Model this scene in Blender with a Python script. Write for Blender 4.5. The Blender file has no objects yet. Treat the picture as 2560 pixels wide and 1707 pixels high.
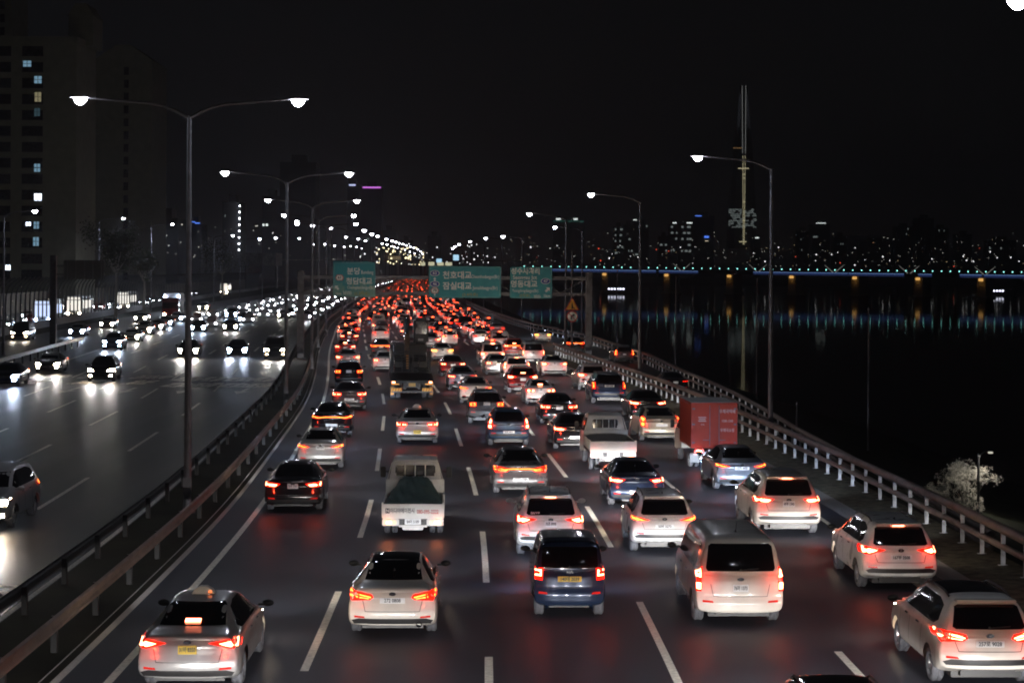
import bpy, bmesh, math, random
from mathutils import Vector, Matrix
from mathutils.bvhtree import BVHTree
from mathutils.geometry import delaunay_2d_cdt
random.seed(11)
scene = bpy.context.scene
COL = scene.collection

# ------------------------------------------------------------------ camera, world, exposure
F, H0, HZ, ROLL = 4740.0, 7.6, 676.0, 0.005
cam_d = bpy.data.cameras.new('camera'); cam = bpy.data.objects.new('camera', cam_d); COL.objects.link(cam)
cam_d.sensor_width = 36.0; cam_d.lens = F / 2560 * 36.0
cam_d.shift_y = -(853.5 - HZ) / 2560
cam_d.clip_start = 0.5; cam_d.clip_end = 12000
cam.matrix_world = Matrix.Translation((0, 0, H0)) @ Matrix.Rotation(math.pi / 2, 4, 'X') @ Matrix.Rotation(ROLL, 4, 'Z')
scene.camera = cam
scene.view_settings.view_transform = 'Standard'; scene.view_settings.look = 'None'
scene.view_settings.exposure = 0.0; scene.view_settings.gamma = 1.0
w = bpy.data.worlds.new('World'); scene.world = w; w.use_nodes = True
nt = w.node_tree; bg = nt.nodes['Background']
tc = nt.nodes.new('ShaderNodeTexCoord'); sp = nt.nodes.new('ShaderNodeSeparateXYZ'); cr = nt.nodes.new('ShaderNodeValToRGB')
nt.links.new(tc.outputs['Generated'], sp.inputs[0]); nt.links.new(sp.outputs['Z'], cr.inputs[0]); nt.links.new(cr.outputs[0], bg.inputs['Color'])
e = cr.color_ramp.elements
e[0].position = 0.0; e[0].color = (0.0062, 0.0048, 0.0042, 1)
e[1].position = 0.5; e[1].color = (0.0022, 0.0029, 0.0036, 1)
e2 = cr.color_ramp.elements.new(0.05); e2.color = (0.0042, 0.0038, 0.0036, 1)
e3 = cr.color_ramp.elements.new(0.16); e3.color = (0.0029, 0.0031, 0.0034, 1)
bg.inputs['Strength'].default_value = 1.0
cy = scene.cycles
cy.max_bounces = 5; cy.diffuse_bounces = 2; cy.glossy_bounces = 3; cy.transmission_bounces = 3; cy.transparent_max_bounces = 8
cy.sample_clamp_indirect = 4.0; cy.sample_clamp_direct = 0.0
cy.caustics_reflective = False; cy.caustics_refractive = False
cy.use_light_tree = True; cy.filter_width = 1.9

CR, SR = math.cos(ROLL), math.sin(ROLL)
def G(x, y, z=0.0):
    u, v = x - 1280, y - HZ; u2 = u * CR + v * SR; v2 = v * CR - u * SR
    Y = F * (H0 - z) / v2
    return u2 * Y / F, Y
def PY(x, y, Y):
    u, v = x - 1280, y - HZ; u2 = u * CR + v * SR; v2 = v * CR - u * SR
    return Vector((u2 * Y / F, Y, H0 - v2 * Y / F))

def lerp_keys(keys, t):
    if t <= keys[0][0]: return keys[0][1]
    for (a, va), (b, vb) in zip(keys, keys[1:]):
        if t <= b: return va + (vb - va) * (t - a) / (b - a) if b > a else vb
    return keys[-1][1]

# road axis: X of the main carriageway's inner edge line as a function of distance
_K = [(-60, -6.6), (20, -7.2)]
for p in [(350, 1620), (457, 1500), (655, 1270), (810, 1010), (823, 930), (821, 893), (827, 860), (840, 828)]:
    X, Y = G(*p); _K.append((Y, X))
for p in [(812, 801), (849, 775), (883, 750), (912, 738)]:
    X, Y = G(p[0], p[1], 0.8); _K.append((Y, X + 1.4))
for p in [(960, 718), (1010, 700)]:
    X, Y = G(*p); _K.append((Y, X + 1.0))
_K.append((2400, _K[-1][1] - (2400 - _K[-1][0]) * 0.035)); _K.append((5000, _K[-1][1] - 2600 * 0.035))
_K.sort()
def c_raw(Y): return lerp_keys(_K, Y)
def c(Y):
    wdt = 8 + max(0, Y) * 0.09; s = 0; n = 0
    for k in range(-4, 5):
        q = 5 - abs(k); s += q * c_raw(Y + k * wdt / 4); n += q
    return s / n
def yaw(Y): return -math.atan((c(Y + 3) - c(Y - 3)) / 6)

# ------------------------------------------------------------------ helpers
def tag(o, label=None, cat=None, group=None, kind=None):
    if label: o['label'] = label
    if cat: o['category'] = cat
    if group: o['group'] = group
    if kind: o['kind'] = kind
    return o
def empty(name, loc=(0, 0, 0), rz=0.0, sc=(1, 1, 1)):
    o = bpy.data.objects.new(name, None); o.empty_display_size = 0.3
    o.location = loc; o.rotation_euler = (0, 0, rz); o.scale = sc; COL.objects.link(o); return o
def link(name, mesh, parent=None, loc=None):
    o = bpy.data.objects.new(name, mesh); COL.objects.link(o)
    if parent: o.parent = parent
    if loc is not None: o.location = loc
    return o

class MB:
    def __init__(s): s.v = []; s.f = []; s.m = []
    def add(s, vs, fs, m=0):
        n = len(s.v); s.v += [tuple(p) for p in vs]; s.f += [tuple(i + n for i in f) for f in fs]; s.m += [m] * len(fs)
    def box(s, x0, x1, y0, y1, z0, z1, m=0):
        s.add([(x0, y0, z0), (x1, y0, z0), (x1, y1, z0), (x0, y1, z0), (x0, y0, z1), (x1, y0, z1), (x1, y1, z1), (x0, y1, z1)],
              [(0, 3, 2, 1), (4, 5, 6, 7), (0, 1, 5, 4), (1, 2, 6, 5), (2, 3, 7, 6), (3, 0, 4, 7)], m)
    def bbox(s, x0, x1, y0, y1, z0, z1, b=0.03, m=0):
        # box with chamfered edges along all three axes
        bm = bmesh.new(); bmesh.ops.create_cube(bm, size=1.0)
        for v in bm.verts: v.co = Vector(((x0 + x1) / 2 + v.co.x * (x1 - x0), (y0 + y1) / 2 + v.co.y * (y1 - y0), (z0 + z1) / 2 + v.co.z * (z1 - z0)))
        bmesh.ops.bevel(bm, geom=bm.edges[:], offset=b, segments=2, affect='EDGES')
        bm.verts.index_update(); s.add([v.co for v in bm.verts], [[v.index for v in f.verts] for f in bm.faces], m); bm.free()
    def tube(s, pts, r, n=8, m=0, cap=True):
        pts = [Vector(p) for p in pts]; rings = []; vs = []; fs = []
        up = Vector((0, 0, 1))
        for i, p in enumerate(pts):
            d = (pts[min(i + 1, len(pts) - 1)] - pts[max(i - 1, 0)]).normalized()
            a = d.cross(up if abs(d.z) < .95 else Vector((0, 1, 0))).normalized(); b = a.cross(d)
            rr = r[i] if isinstance(r, (list, tuple)) else r
            for k in range(n):
                t = 2 * math.pi * k / n; vs.append(p + a * math.cos(t) * rr + b * math.sin(t) * rr)
        for i in range(len(pts) - 1):
            for k in range(n):
                fs.append((i * n + k, i * n + (k + 1) % n, (i + 1) * n + (k + 1) % n, (i + 1) * n + k))
        if cap: fs.append(tuple(range(n))[::-1]); fs.append(tuple((len(pts) - 1) * n + k for k in range(n)))
        s.add(vs, fs, m)
    def prism(s, poly, axis, a, b, m=0):
        def P(p, t): return {'x': (t, p[0], p[1]), 'y': (p[0], t, p[1]), 'z': (p[0], p[1], t)}[axis]
        n = len(poly)
        s.add([P(p, a) for p in poly] + [P(p, b) for p in poly],
              [tuple(range(n))[::-1], tuple(range(n, 2 * n))] + [(i, (i + 1) % n, n + (i + 1) % n, n + i) for i in range(n)], m)
    def lathe(s, prof, n=20, axis='z', cen=(0, 0, 0), m=0):
        vs = []; fs = []; k = len(prof)
        for i in range(n):
            t = 2 * math.pi * i / n
            for r, h in prof:
                a, b = r * math.cos(t), r * math.sin(t)
                vs.append({'z': (cen[0] + a, cen[1] + b, cen[2] + h), 'x': (cen[0] + h, cen[1] + a, cen[2] + b), 'y': (cen[0] + a, cen[1] + h, cen[2] + b)}[axis])
        for i in range(n):
            j = (i + 1) % n
            for q in range(k - 1): fs.append((i * k + q, j * k + q, j * k + q + 1, i * k + q + 1))
        s.add(vs, fs, m)
    def mesh(s, name, mats, smooth=False, fix=True):
        me = bpy.data.meshes.new(name); me.from_pydata(s.v, [], s.f)
        for m in (mats if isinstance(mats, (list, tuple)) else [mats]): me.materials.append(m)
        me.polygons.foreach_set('material_index', s.m)
        if smooth: me.polygons.foreach_set('use_smooth', [True] * len(s.f))
        if fix:
            bm = bmesh.new(); bm.from_mesh(me); bmesh.ops.recalc_face_normals(bm, faces=bm.faces[:]); bm.to_mesh(me); bm.free()
        me.update()
        if smooth: me.set_sharp_from_angle(angle=math.radians(38))
        return me
    def build(s, name, mats, parent=None, smooth=False, loc=None, fix=True):
        return link(name, s.mesh(name, mats, smooth, fix), parent, loc)

MATS = {}
def mat(name, base=(.5, .5, .5), rough=.5, metal=0.0, coat=0.0, emis=None, strength=0.0, var=0.12, scale=6.0, bump=0.0, spec=.5, rvar=.12, samp=None):
    if name in MATS: return MATS[name]
    m = bpy.data.materials.new(name); m.use_nodes = True; n = m.node_tree.nodes; l = m.node_tree.links
    b = n['Principled BSDF']; b.inputs['Metallic'].default_value = metal; b.inputs['Coat Weight'].default_value = coat
    b.inputs['Coat Roughness'].default_value = 0.05; b.inputs['Specular IOR Level'].default_value = spec
    t = n.new('ShaderNodeTexCoord'); no = n.new('ShaderNodeTexNoise'); no.inputs['Scale'].default_value = scale; no.inputs['Detail'].default_value = 5
    l.new(t.outputs['Object'], no.inputs['Vector'])
    mr = n.new('ShaderNodeMapRange'); mr.inputs['To Min'].default_value = 1 - var; mr.inputs['To Max'].default_value = 1 + var; l.new(no.outputs['Fac'], mr.inputs['Value'])
    mr.inputs['From Min'].default_value = .3; mr.inputs['From Max'].default_value = .7
    mx = n.new('ShaderNodeVectorMath'); mx.operation = 'SCALE'; mx.inputs[0].default_value = base[:3]; l.new(mr.outputs[0], mx.inputs['Scale']); l.new(mx.outputs[0], b.inputs['Base Color'])
    rr = n.new('ShaderNodeMapRange'); rr.inputs['To Min'].default_value = max(.02, rough * (1 - rvar)); rr.inputs['To Max'].default_value = min(1, rough * (1 + rvar)); l.new(no.outputs['Fac'], rr.inputs['Value']); l.new(rr.outputs[0], b.inputs['Roughness'])
    if bump:
        bp = n.new('ShaderNodeBump'); bp.inputs['Strength'].default_value = bump; bp.inputs['Distance'].default_value = .02; l.new(no.outputs['Fac'], bp.inputs['Height']); l.new(bp.outputs[0], b.inputs['Normal'])
    if emis: b.inputs['Emission Color'].default_value = (*emis, 1); b.inputs['Emission Strength'].default_value = strength
    if samp: m.cycles.emission_sampling = samp
    MATS[name] = m; return m

def text_mesh(s, size, mat_, bold=0.0, depth=0.004, squeeze=1.0, name='lettering'):
    cu = bpy.data.curves.new('t', 'FONT'); cu.body = s; cu.size = size; cu.align_x = 'CENTER'; cu.align_y = 'CENTER'; cu.extrude = depth; cu.offset = bold
    cu.resolution_u = 3
    o = bpy.data.objects.new('t', cu); COL.objects.link(o); dg = bpy.context.evaluated_depsgraph_get()
    me = bpy.data.meshes.new_from_object(o.evaluated_get(dg)); bpy.data.objects.remove(o); bpy.data.curves.remove(cu)
    me.name = name; me.materials.clear(); me.materials.append(mat_)
    if squeeze != 1: me.transform(Matrix.Diagonal((squeeze, 1, 1, 1)))
    return me
RX = Matrix.Rotation(math.pi / 2, 4, 'X')       # text lying in XY -> standing, facing -Y

# ------------------------------------------------------------------ materials
def asphalt(name, base, rough, tint=(1, 1, 1)):
    m = bpy.data.materials.new(name); m.use_nodes = True; n = m.node_tree.nodes; l = m.node_tree.links; b = n['Principled BSDF']
    b.inputs['Specular IOR Level'].default_value = .3
    t = n.new('ShaderNodeTexCoord'); mp = n.new('ShaderNodeMapping'); mp.inputs['Scale'].default_value = (1.3, .035, 1); l.new(t.outputs['Object'], mp.inputs[0])
    a = n.new('ShaderNodeTexNoise'); a.inputs['Scale'].default_value = .55; a.inputs['Detail'].default_value = 4; l.new(mp.outputs[0], a.inputs['Vector'])
    f = n.new('ShaderNodeTexNoise'); f.inputs['Scale'].default_value = 26; f.inputs['Detail'].default_value = 3; l.new(t.outputs['Object'], f.inputs['Vector'])
    ad = n.new('ShaderNodeMath'); ad.operation = 'MULTIPLY_ADD'; l.new(f.outputs['Fac'], ad.inputs[0]); ad.inputs[1].default_value = .6; l.new(a.outputs['Fac'], ad.inputs[2])
    r = n.new('ShaderNodeValToRGB'); l.new(ad.outputs[0], r.inputs[0])
    r.color_ramp.elements[0].position = .5; r.color_ramp.elements[1].position = 1.1
    r.color_ramp.elements[0].color = (*[base * .5 * q for q in tint], 1); r.color_ramp.elements[1].color = (*[base * 1.7 * q for q in tint], 1)
    l.new(r.outputs[0], b.inputs['Base Color'])
    rr = n.new('ShaderNodeMapRange'); rr.inputs['To Min'].default_value = rough - .1; rr.inputs['To Max'].default_value = rough + .12; l.new(a.outputs['Fac'], rr.inputs['Value']); l.new(rr.outputs[0], b.inputs['Roughness'])
    bp = n.new('ShaderNodeBump'); bp.inputs['Strength'].default_value = .25; bp.inputs['Distance'].default_value = .01; l.new(f.outputs['Fac'], bp.inputs['Height']); l.new(bp.outputs[0], b.inputs['Normal'])
    MATS[name] = m; return m
M_ASPH = asphalt('asphalt', .036, .50, (.84, .94, 1.26)); M_ASPH.node_tree.nodes['Principled BSDF'].inputs['Specular IOR Level'].default_value = .2
M_ASPHL = asphalt('asphalt_opposite', .024, .46, (.9, .97, 1.15)); M_ASPHL.node_tree.nodes['Principled BSDF'].inputs['Specular IOR Level'].default_value = .2
M_ASPH2 = asphalt('asphalt_shoulder', .042, .5, (1, 1, 1.02))
M_CONC = asphalt('concrete', .24, .7, (1.0, .98, .97))
M_LAND = mat('dark_land', (.02, .022, .015), .95, scale=.4, var=.5, spec=.2)
M_GRASS = mat('dry_grass', (.10, .095, .07), .95, scale=3, var=.6, bump=.8, spec=.2)
M_PAINT = mat('road_paint', (.78, .76, .68), .6, scale=9, var=.22)
M_PAINTW = mat('worn_road_paint', (.62, .60, .55), .65, scale=14, var=.5)
M_STEEL = mat('galvanised_steel', (.17, .17, .19), .55, .5, scale=3, var=.25)
M_RUST = mat('brown_painted_rail', (.19, .145, .125), .5, .1, scale=2, var=.3)
M_DSTEEL = mat('dark_steel', (.07, .07, .075), .5, .4, scale=3, var=.3)
M_REFL = mat('white_reflector_post', (.42, .44, .48), .5, scale=5, var=.45)
M_BLACK = mat('black_plastic', (.015, .015, .016), .45, scale=8)
M_GLASS = mat('tinted_glass', (.006, .006, .008), .07, coat=.6, scale=2, var=.3)
M_TYRE = mat('tyre_rubber', (.09, .092, .105), .75, scale=25, var=.25)
M_RIM = mat('alloy', (.42, .42, .44), .3, .9, scale=6)
M_CHROME = mat('chrome', (.7, .7, .72), .15, 1.0, scale=4)
M_PLATE = mat('white_plate', (.8, .82, .84), .45, scale=8, var=.06)
M_PLATEY = mat('yellow_plate', (.75, .55, .04), .45, scale=8, var=.06)
M_TXT = mat('dark_lettering', (.02, .02, .04), .5)
M_TXTW = mat('white_lettering', (.7, .72, .72), .5)
M_LENS = mat('red_lens', (.35, .005, .004), .15, coat=.5, emis=(1, .012, .003), strength=2.6, scale=12)
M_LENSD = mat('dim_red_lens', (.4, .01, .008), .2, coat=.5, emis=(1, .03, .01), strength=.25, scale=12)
M_BRAKE = mat('lit_brake_lamp', (.6, .1, .05), .3, emis=(1, .20, .09), strength=20, scale=12)
M_TAIL = mat('lit_tail_lamp', (.6, .1, .05), .3, emis=(1, .15, .02), strength=9, scale=12)
M_AMBER = mat('lit_amber_lamp', (.6, .3, .05), .3, emis=(1, .45, .06), strength=14, scale=12)
M_HEAD = mat('lit_headlamp', (.8, .8, .8), .2, emis=(1, .80, .58), strength=125, scale=12)
M_HEADB = mat('lit_headlamp_cool', (.8, .8, .8), .2, emis=(.50, .66, 1), strength=165, scale=12)
M_FARRED = mat('far_tail_lamp', (.6, .1, .05), .3, emis=(1, .075, .02), strength=16, scale=12)
M_FARW = mat('far_headlamp', (.8, .8, .8), .2, emis=(.9, .93, 1), strength=70, scale=12)
M_LAMP = mat('lit_street_lamp', (.8, .8, .8), .3, emis=(.93, .92, 1), strength=130, scale=5)
M_LAMPF = mat('lit_far_street_lamp', (.8, .8, .8), .3, emis=(.9, .9, 1), strength=28, scale=5)
M_ORANGE = mat('orange_paint', (.5, .2, .03), .5)
M_WALL = mat('apartment_wall', (.15, .15, .115), .9, scale=.6, var=.15)

PAINTS = {
 'white': ((.70, .70, .69), .28), 'pearl': ((.64, .60, .55), .26), 'silver': ((.42, .42, .42), .3), 'grey': ((.16, .16, .17), .28),
 'darkgrey': ((.06, .06, .065), .25), 'black': ((.010, .010, .012), .16), 'navy': ((.02, .035, .075), .22), 'blue': ((.045, .085, .15), .3),
 'red': ((.30, .02, .015), .3), 'maroon': ((.10, .008, .01), .2), 'bluegrey': ((.16, .19, .24), .3), 'gold': ((.50, .46, .38), .3), 'boxred': ((.42, .035, .008), .6), 'cream': ((.62, .60, .54), .45)}
def paint(c_): return mat('paint_' + c_, PAINTS[c_][0], PAINTS[c_][1], .35 if c_ in ('silver', 'grey', 'bluegrey', 'blue', 'navy', 'gold') else 0.0, .7 if c_ not in ('cream', 'boxred') else 0.0, scale=3, var=.06)
# ------------------------------------------------------------------ ground, roads, water
YS = [-60 + 4 * i for i in range(0, 95)] + [320 + 14 * i for i in range(1, 22)] + [640 + 60 * i for i in range(1, 40)]
def cl(t, a=0., b=1.): return max(a, min(b, t))
def kk(Y): return cl((215 - Y) / 40)
BOUT = [(-60, 22.3), (60, 23.2), (96, 24.4), (118, 25.8), (142, 26.9), (173, 29), (209, 28.4), (239, 24.7), (311, 23.6), (5000, 23.6)]
def bo(Y): return lerp_keys(BOUT, Y)
def zr(Y): return lerp_keys([(-60, -2.5), (60, -1.6), (130, -.95), (175, -.9), (213, -.45), (240, 0)], Y)
def strip(name, ea, eb, za, zb, m, y0=-60, y1=2800, n=3):
    mb = MB(); ys = [y for y in YS if y0 <= y <= y1]; vs = []; fs = []
    for y in ys:
        a, b = ea(y), eb(y); A, B = za(y), zb(y)
        for k in range(n + 1):
            t = k / n; vs.append((c(y) + a + (b - a) * t, y, A + (B - A) * t))
    for i in range(len(ys) - 1):
        for k in range(n): q = i * (n + 1) + k; fs.append((q, q + 1, q + n + 2, q + n + 1))
    mb.add(vs, fs); o = mb.build(name, m, smooth=True, fix=False); o['kind'] = 'structure'; return o
Kc = lambda v: (lambda y: v)
strip('road', Kc(-.9), Kc(18.3), Kc(0), Kc(0), M_ASPH, n=6)
strip('gutter', Kc(18.3), lambda y: 18.3 + .7 * kk(y) + .01, Kc(0), Kc(0), M_CONC, y1=215)
strip('verge', lambda y: 18.31 + .7 * kk(y), lambda y: 18.32 + 2.5 * kk(y), Kc(.0), Kc(.06), M_GRASS, y1=215)
strip('embankment', lambda y: 18.32 + 2.5 * kk(y), lambda y: 18.4 + 3 * kk(y), Kc(.06), zr, M_GRASS, y1=215)
strip('ramp_road', lambda y: 18.4 + 3 * kk(y), lambda y: bo(y) + .1, lambda y: zr(y), zr, M_ASPH2, y1=2800)
strip('river_bank', lambda y: bo(y) + .1, lambda y: bo(y) + 26, lambda y: zr(y), Kc(-8.2), M_LAND, n=6)
strip('median', Kc(-3.3), Kc(-.95), Kc(.11), Kc(.11), M_LAND)
strip('median_kerb', Kc(-1.15), Kc(-.9), Kc(.12), Kc(.0), M_CONC, n=1)
strip('road_opposite', Kc(-22.6), Kc(-3.3), Kc(0), Kc(0), M_ASPHL, n=6)
strip('slip_road', Kc(-34), Kc(-22.6), Kc(0), Kc(0), M_ASPH2, n=3)
strip('ground', lambda y: -2500, Kc(-34), Kc(-.02), Kc(-.02), M_LAND, n=8)

def line_mesh(mb, off, y0, y1, wd=.15, z=.005):
    n = max(1, int((y1 - y0) / 3)); vs = []; fs = []
    for i in range(n + 1):
        y = y0 + (y1 - y0) * i / n; vs += [(c(y) + off - wd / 2, y, z), (c(y) + off + wd / 2, y, z)]
    for i in range(n): fs.append((2 * i, 2 * i + 1, 2 * i + 3, 2 * i + 2))
    mb.add(vs, fs)
mb = MB(); mw = MB()
for off, ph, per, ln in [(3.5, 35.9, 17.9, 8.9), (7, 28.3, 17.9, 9), (10.5, 34.6, 17.6, 9), (14, 46.6, 18.2, 9.6)]:
    y = ph - 2 * per
    while y < 900: line_mesh(mb, off, y, y + ln, .16 if y < 120 else .2); y += per
line_mesh(mb, 0, -40, 900, .17); line_mesh(mb, 17.5, -40, 168, .16); line_mesh(mb, 20.6, 190, 340, .2); line_mesh(mb, 17.5, 176, 215, .16)
mb.build('lane_markings', M_PAINT)['kind'] = 'structure'
for off, ph in [(-3.4 - 3.55, 59.7), (-10.7, 72.5), (-14.25, 100), (-17.8, 112.5)]:
    y = ph - 4 * 19.3
    while y < 700: line_mesh(mw, off, y, y + 9.2, .16 if y < 150 else .22); y += 19.3
line_mesh(mw, -3.55, -40, 700, .15); line_mesh(mw, -21.6, 140, 700, .2)
# gore bars and stop-bar like hatching on the merge
mw.build('opposite_lane_markings', M_PAINTW)['kind'] = 'structure'
# lane lettering read by the oncoming drivers
mt = MB()
def road_text(s, off, Y, size, stretch):
    me = text_mesh(s, size, M_PAINT, bold=.045, depth=0)
    o = link('road_lettering', me); o['kind'] = 'structure'
    o.matrix_world = Matrix.Translation((c(Y) + off, Y, .006)) @ Matrix.Rotation(math.pi - yaw(Y), 4, 'Z') @ Matrix.Diagonal((1, stretch, 1, 1))
for off in (-5.2, -8.8):
    road_text('한남대교', off, 131.2, .92, 5.6); road_text('반포대교', off, 124.6, .92, 5.6)
for off in (-12.4, -16.0, -19.6):
    road_text('여의도', off + .2, 133.5, .95, 5.2); road_text('공항', off, 127.2, .95, 5.0)
road_text('서행', -4.85, 41.2, 1.25, 1.7); road_text('전용', -4.85, 44.6, 1.25, 1.7)
ar = MB()
def arrow(off, Y, s=1.0):
    x = c(Y) + off
    ar.add([(x - .12, Y + 3, .006), (x + .12, Y + 3, .006), (x + .12, Y, .006), (x + .5, Y, .006), (x, Y - 2.6, .006), (x - .5, Y, .006), (x - .12, Y, .006)], [(0, 1, 2, 3, 4, 5, 6)])
for off in (-5.2, -8.8, -12.4, -16.0): arrow(off, 118)
for off in (1.7, 5.2, 8.8): 
    pass
ar.build('road_arrow_markings', M_PAINTW)['kind'] = 'structure'
# faded numbers on the near carriageway lanes
for off in (5.25, 1.75, 12.2):
    me = text_mesh('80', .9, M_PAINTW, bold=.01, depth=0); o = link('road_lettering', me); o['kind'] = 'structure'
    o.matrix_world = Matrix.Translation((c(117.5) + off, 117.5, .006)) @ Matrix.Diagonal((1, 3.2, 1, 1))

# river
wm = bpy.data.materials.new('river_water'); wm.use_nodes = True; n_ = wm.node_tree.nodes; l_ = wm.node_tree.links; b_ = n_['Principled BSDF']
b_.inputs['Base Color'].default_value = (.003, .005, .006, 1); b_.inputs['Roughness'].default_value = .035; b_.inputs['IOR'].default_value = 1.33
t_ = n_.new('ShaderNodeTexCoord'); mp_ = n_.new('ShaderNodeMapping'); mp_.inputs['Scale'].default_value = (1, 1, 1); l_.new(t_.outputs['Object'], mp_.inputs[0])
w1 = n_.new('ShaderNodeTexNoise'); w1.inputs['Scale'].default_value = .5; w1.inputs['Detail'].default_value = 2; l_.new(mp_.outputs[0], w1.inputs['Vector'])
bp_ = n_.new('ShaderNodeBump'); bp_.inputs['Strength'].default_value = .16; bp_.inputs['Distance'].default_value = .035; l_.new(w1.outputs['Fac'], bp_.inputs['Height']); l_.new(bp_.outputs[0], b_.inputs['Normal'])
df_ = n_.new('ShaderNodeBsdfDiffuse'); df_.inputs[0].default_value = (.004, .006, .007, 1); mw_ = n_.new('ShaderNodeMixShader'); mw_.inputs[0].default_value = .55
l_.new(b_.outputs[0], mw_.inputs[1]); l_.new(df_.outputs[0], mw_.inputs[2]); l_.new(mw_.outputs[0], n_['Material Output'].inputs['Surface'])
mb = MB(); mb.add([(-100, -200, -7), (6000, -200, -7), (6000, 2300, -7), (-400, 2300, -7)], [(0, 1, 2, 3)])
mb.build('river', wm, fix=False)['kind'] = 'structure'
mb = MB(); vs = []; fs = []
nx = 60
for i in range(nx + 1):
    x = -1500 + 8000 * i / nx
    hill = 60 + 40 * math.sin(i * .35) + 30 * math.sin(i * .9 + 1) + (30 * math.exp(-((x - 1600) / 600) ** 2))
    vs += [(x, 2290 + 15 * math.sin(i), -7.3), (x, 2330, -3), (x, 4200, 0), (x, 6200, 4 + max(0, hill) * .5), (x, 7600, 4 + max(0, hill))]
for i in range(nx):
    for k in range(4): q = i * 5 + k; fs.append((q, q + 5, q + 6, q + 1))
mb.add(vs, fs); mb.build('far_shore', M_LAND, smooth=True, fix=False)['kind'] = 'structure'

# ------------------------------------------------------------------ street lamps
LAMPH = 12.75
def area_light(name, parent, loc, power, color, size=.5, spread=math.pi):
    d = bpy.data.lights.new(name, 'AREA'); d.shape = 'DISK'; d.size = size; d.energy = power; d.color = color; d.spread = spread
    o = bpy.data.objects.new(name, d); COL.objects.link(o); o.parent = parent; o.location = loc; return o
def lamp_arm(sx, L=3.55, rise=.35, h=LAMPH):
    mb = MB(); pts = []
    for i in range(9):
        t = i / 8; pts.append((sx * (L - .5) * t, 0, h - .62 + .34 * min(1, t * 3.2) ** .7 + .26 * t))
    mb.tube(pts, [.055 - .02 * i / 8 for i in range(9)], 8); return mb, pts[-1]
_hm = {}
def lamp_head(sx, key, mt_, s=1.0):
    if (sx, key) in _hm: return _hm[(sx, key)]
    mb = MB(); a = MB()
    # shallow cobra head: tapered shell with a bowl glass deepened to imitate glare
    prof = [(-.02, .05), (.10, .10), (.45, .17), (.70, .15), (.82, .06)]
    vs = []; fs = []
    for (u, wd) in prof:
        vs += [(sx * u * s, -wd * s, 0), (sx * u * s, -wd * .7 * s, .09 * s), (sx * u * s, wd * .7 * s, .09 * s), (sx * u * s, wd * s, 0)]
    for i in range(len(prof) - 1):
        q = i * 4
        for k in range(3): fs.append((q + k, q + k + 1, q + k + 5, q + k + 4))
    fs += [(0, 1, 2, 3), (16, 19, 18, 17)]
    mb.add(vs, fs, 0)
    vs = []; fs = []
    for (hh, k) in ((-.01, 1.15), (-.09, 1.08), (-.19, .82), (-.27, .45), (-.30, .1)):
        for q in range(12): an = q * math.pi / 6; vs.append((sx * .38 * s + .24 * s * k * math.cos(an), .13 * s * k * math.sin(an), hh * s))
    for i in range(4):
        for q in range(12): fs.append((i * 12 + q, i * 12 + (q + 1) % 12, (i + 1) * 12 + (q + 1) % 12, (i + 1) * 12 + q))
    fs += [tuple(range(12)), tuple(range(48, 60))]; a.add(vs, fs)
    _hm[(sx, key)] = (mb.mesh('lamp_head', M_STEEL), a.mesh('lamp_glass', mt_)); return _hm[(sx, key)]
_polem = None
def street_lamp(x, y, sides, label, group, z=0.0, power=0, rz=0.0, h=LAMPH, far=False, arm=3.55, lit=True):
    global _polem
    t = empty('street_lamp', (x, y, z), rz); tag(t, label, 'street lamp', group)
    mb = MB(); mb.tube([(0, 0, 0), (0, 0, .4), (0, 0, h * .5), (0, 0, h - .55)], [.15, .12, .095, .07], 10)
    mb.tube([(0, 0, 0), (0, 0, .06)], .24, 10); mb.box(-.12, .12, -.16, -.1, .6, 1.1)
    mb.build('pole', M_STEEL, t, smooth=True)
    for sx in sides:
        a, p = lamp_arm(sx, arm, h=h); a.build('arm', M_STEEL, t, smooth=True)
        s = .74 if not far else 1.1
        hm, gm = lamp_head(sx, far, M_LAMPF if far else M_LAMP, s)
        ho = link('lamp_head', hm, t, p); 
        if lit: link('lamp_glass', gm, ho)
        if power: area_light('lamp_light', t, (p[0] + sx * .4, 0, p[2] - .16), power * (.4 if sx < 0 and len(sides) > 1 else 1), (.74, .83, 1.0))
    return t
LP = 115
ords = ['shortest-looking', 'second', 'third', 'fourth', 'fifth', 'sixth', 'seventh', 'eighth', 'ninth', 'tenth']
med = [(None, 15.5), (472, 58.3), (717, 102.5), (781, 143), (797, 182), (816, 216)]
mlab = ['double-armed street lamp on the median outside the frame', 'tallest double-armed street lamp rising from the dark median guardrail',
        'second double-armed street lamp along the median, before the tarred van lane', 'third double-armed median street lamp beside the gantry leg',
        'fourth double-armed median street lamp, just past the green signs', 'fifth double-armed median street lamp, beyond the green signs']
for i, (mx, y) in enumerate(med): street_lamp(c(y) - 2.2 if mx is None else PY(mx, 600, y).x, y, (-1, 1), mlab[i], 'double-armed street lamps along the median', .1, LP, yaw(y))
def lamp_px(px, py, Y, side, lab, grp='far street lamps over the road', power=0, arm=3.0):
    q = PY(px, py, Y); return street_lamp(q.x - side * arm, Y, (side,), lab, grp, 0, power, 0, h=q.z + .2, far=Y > 240, arm=arm)
for i, (px, py) in enumerate([(912, 578), (931, 587), (945, 592), (967, 599), (981, 603), (991, 606), (999, 609), (1008, 611), (1016, 614), (1026, 617), (1035, 620), (1045, 624), (1052, 629), (1057, 635)]):
    lamp_px(px, py, 262 + 52 * i, 1, 'small far street lamp in the upper bright line of lamps over the road')
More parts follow.
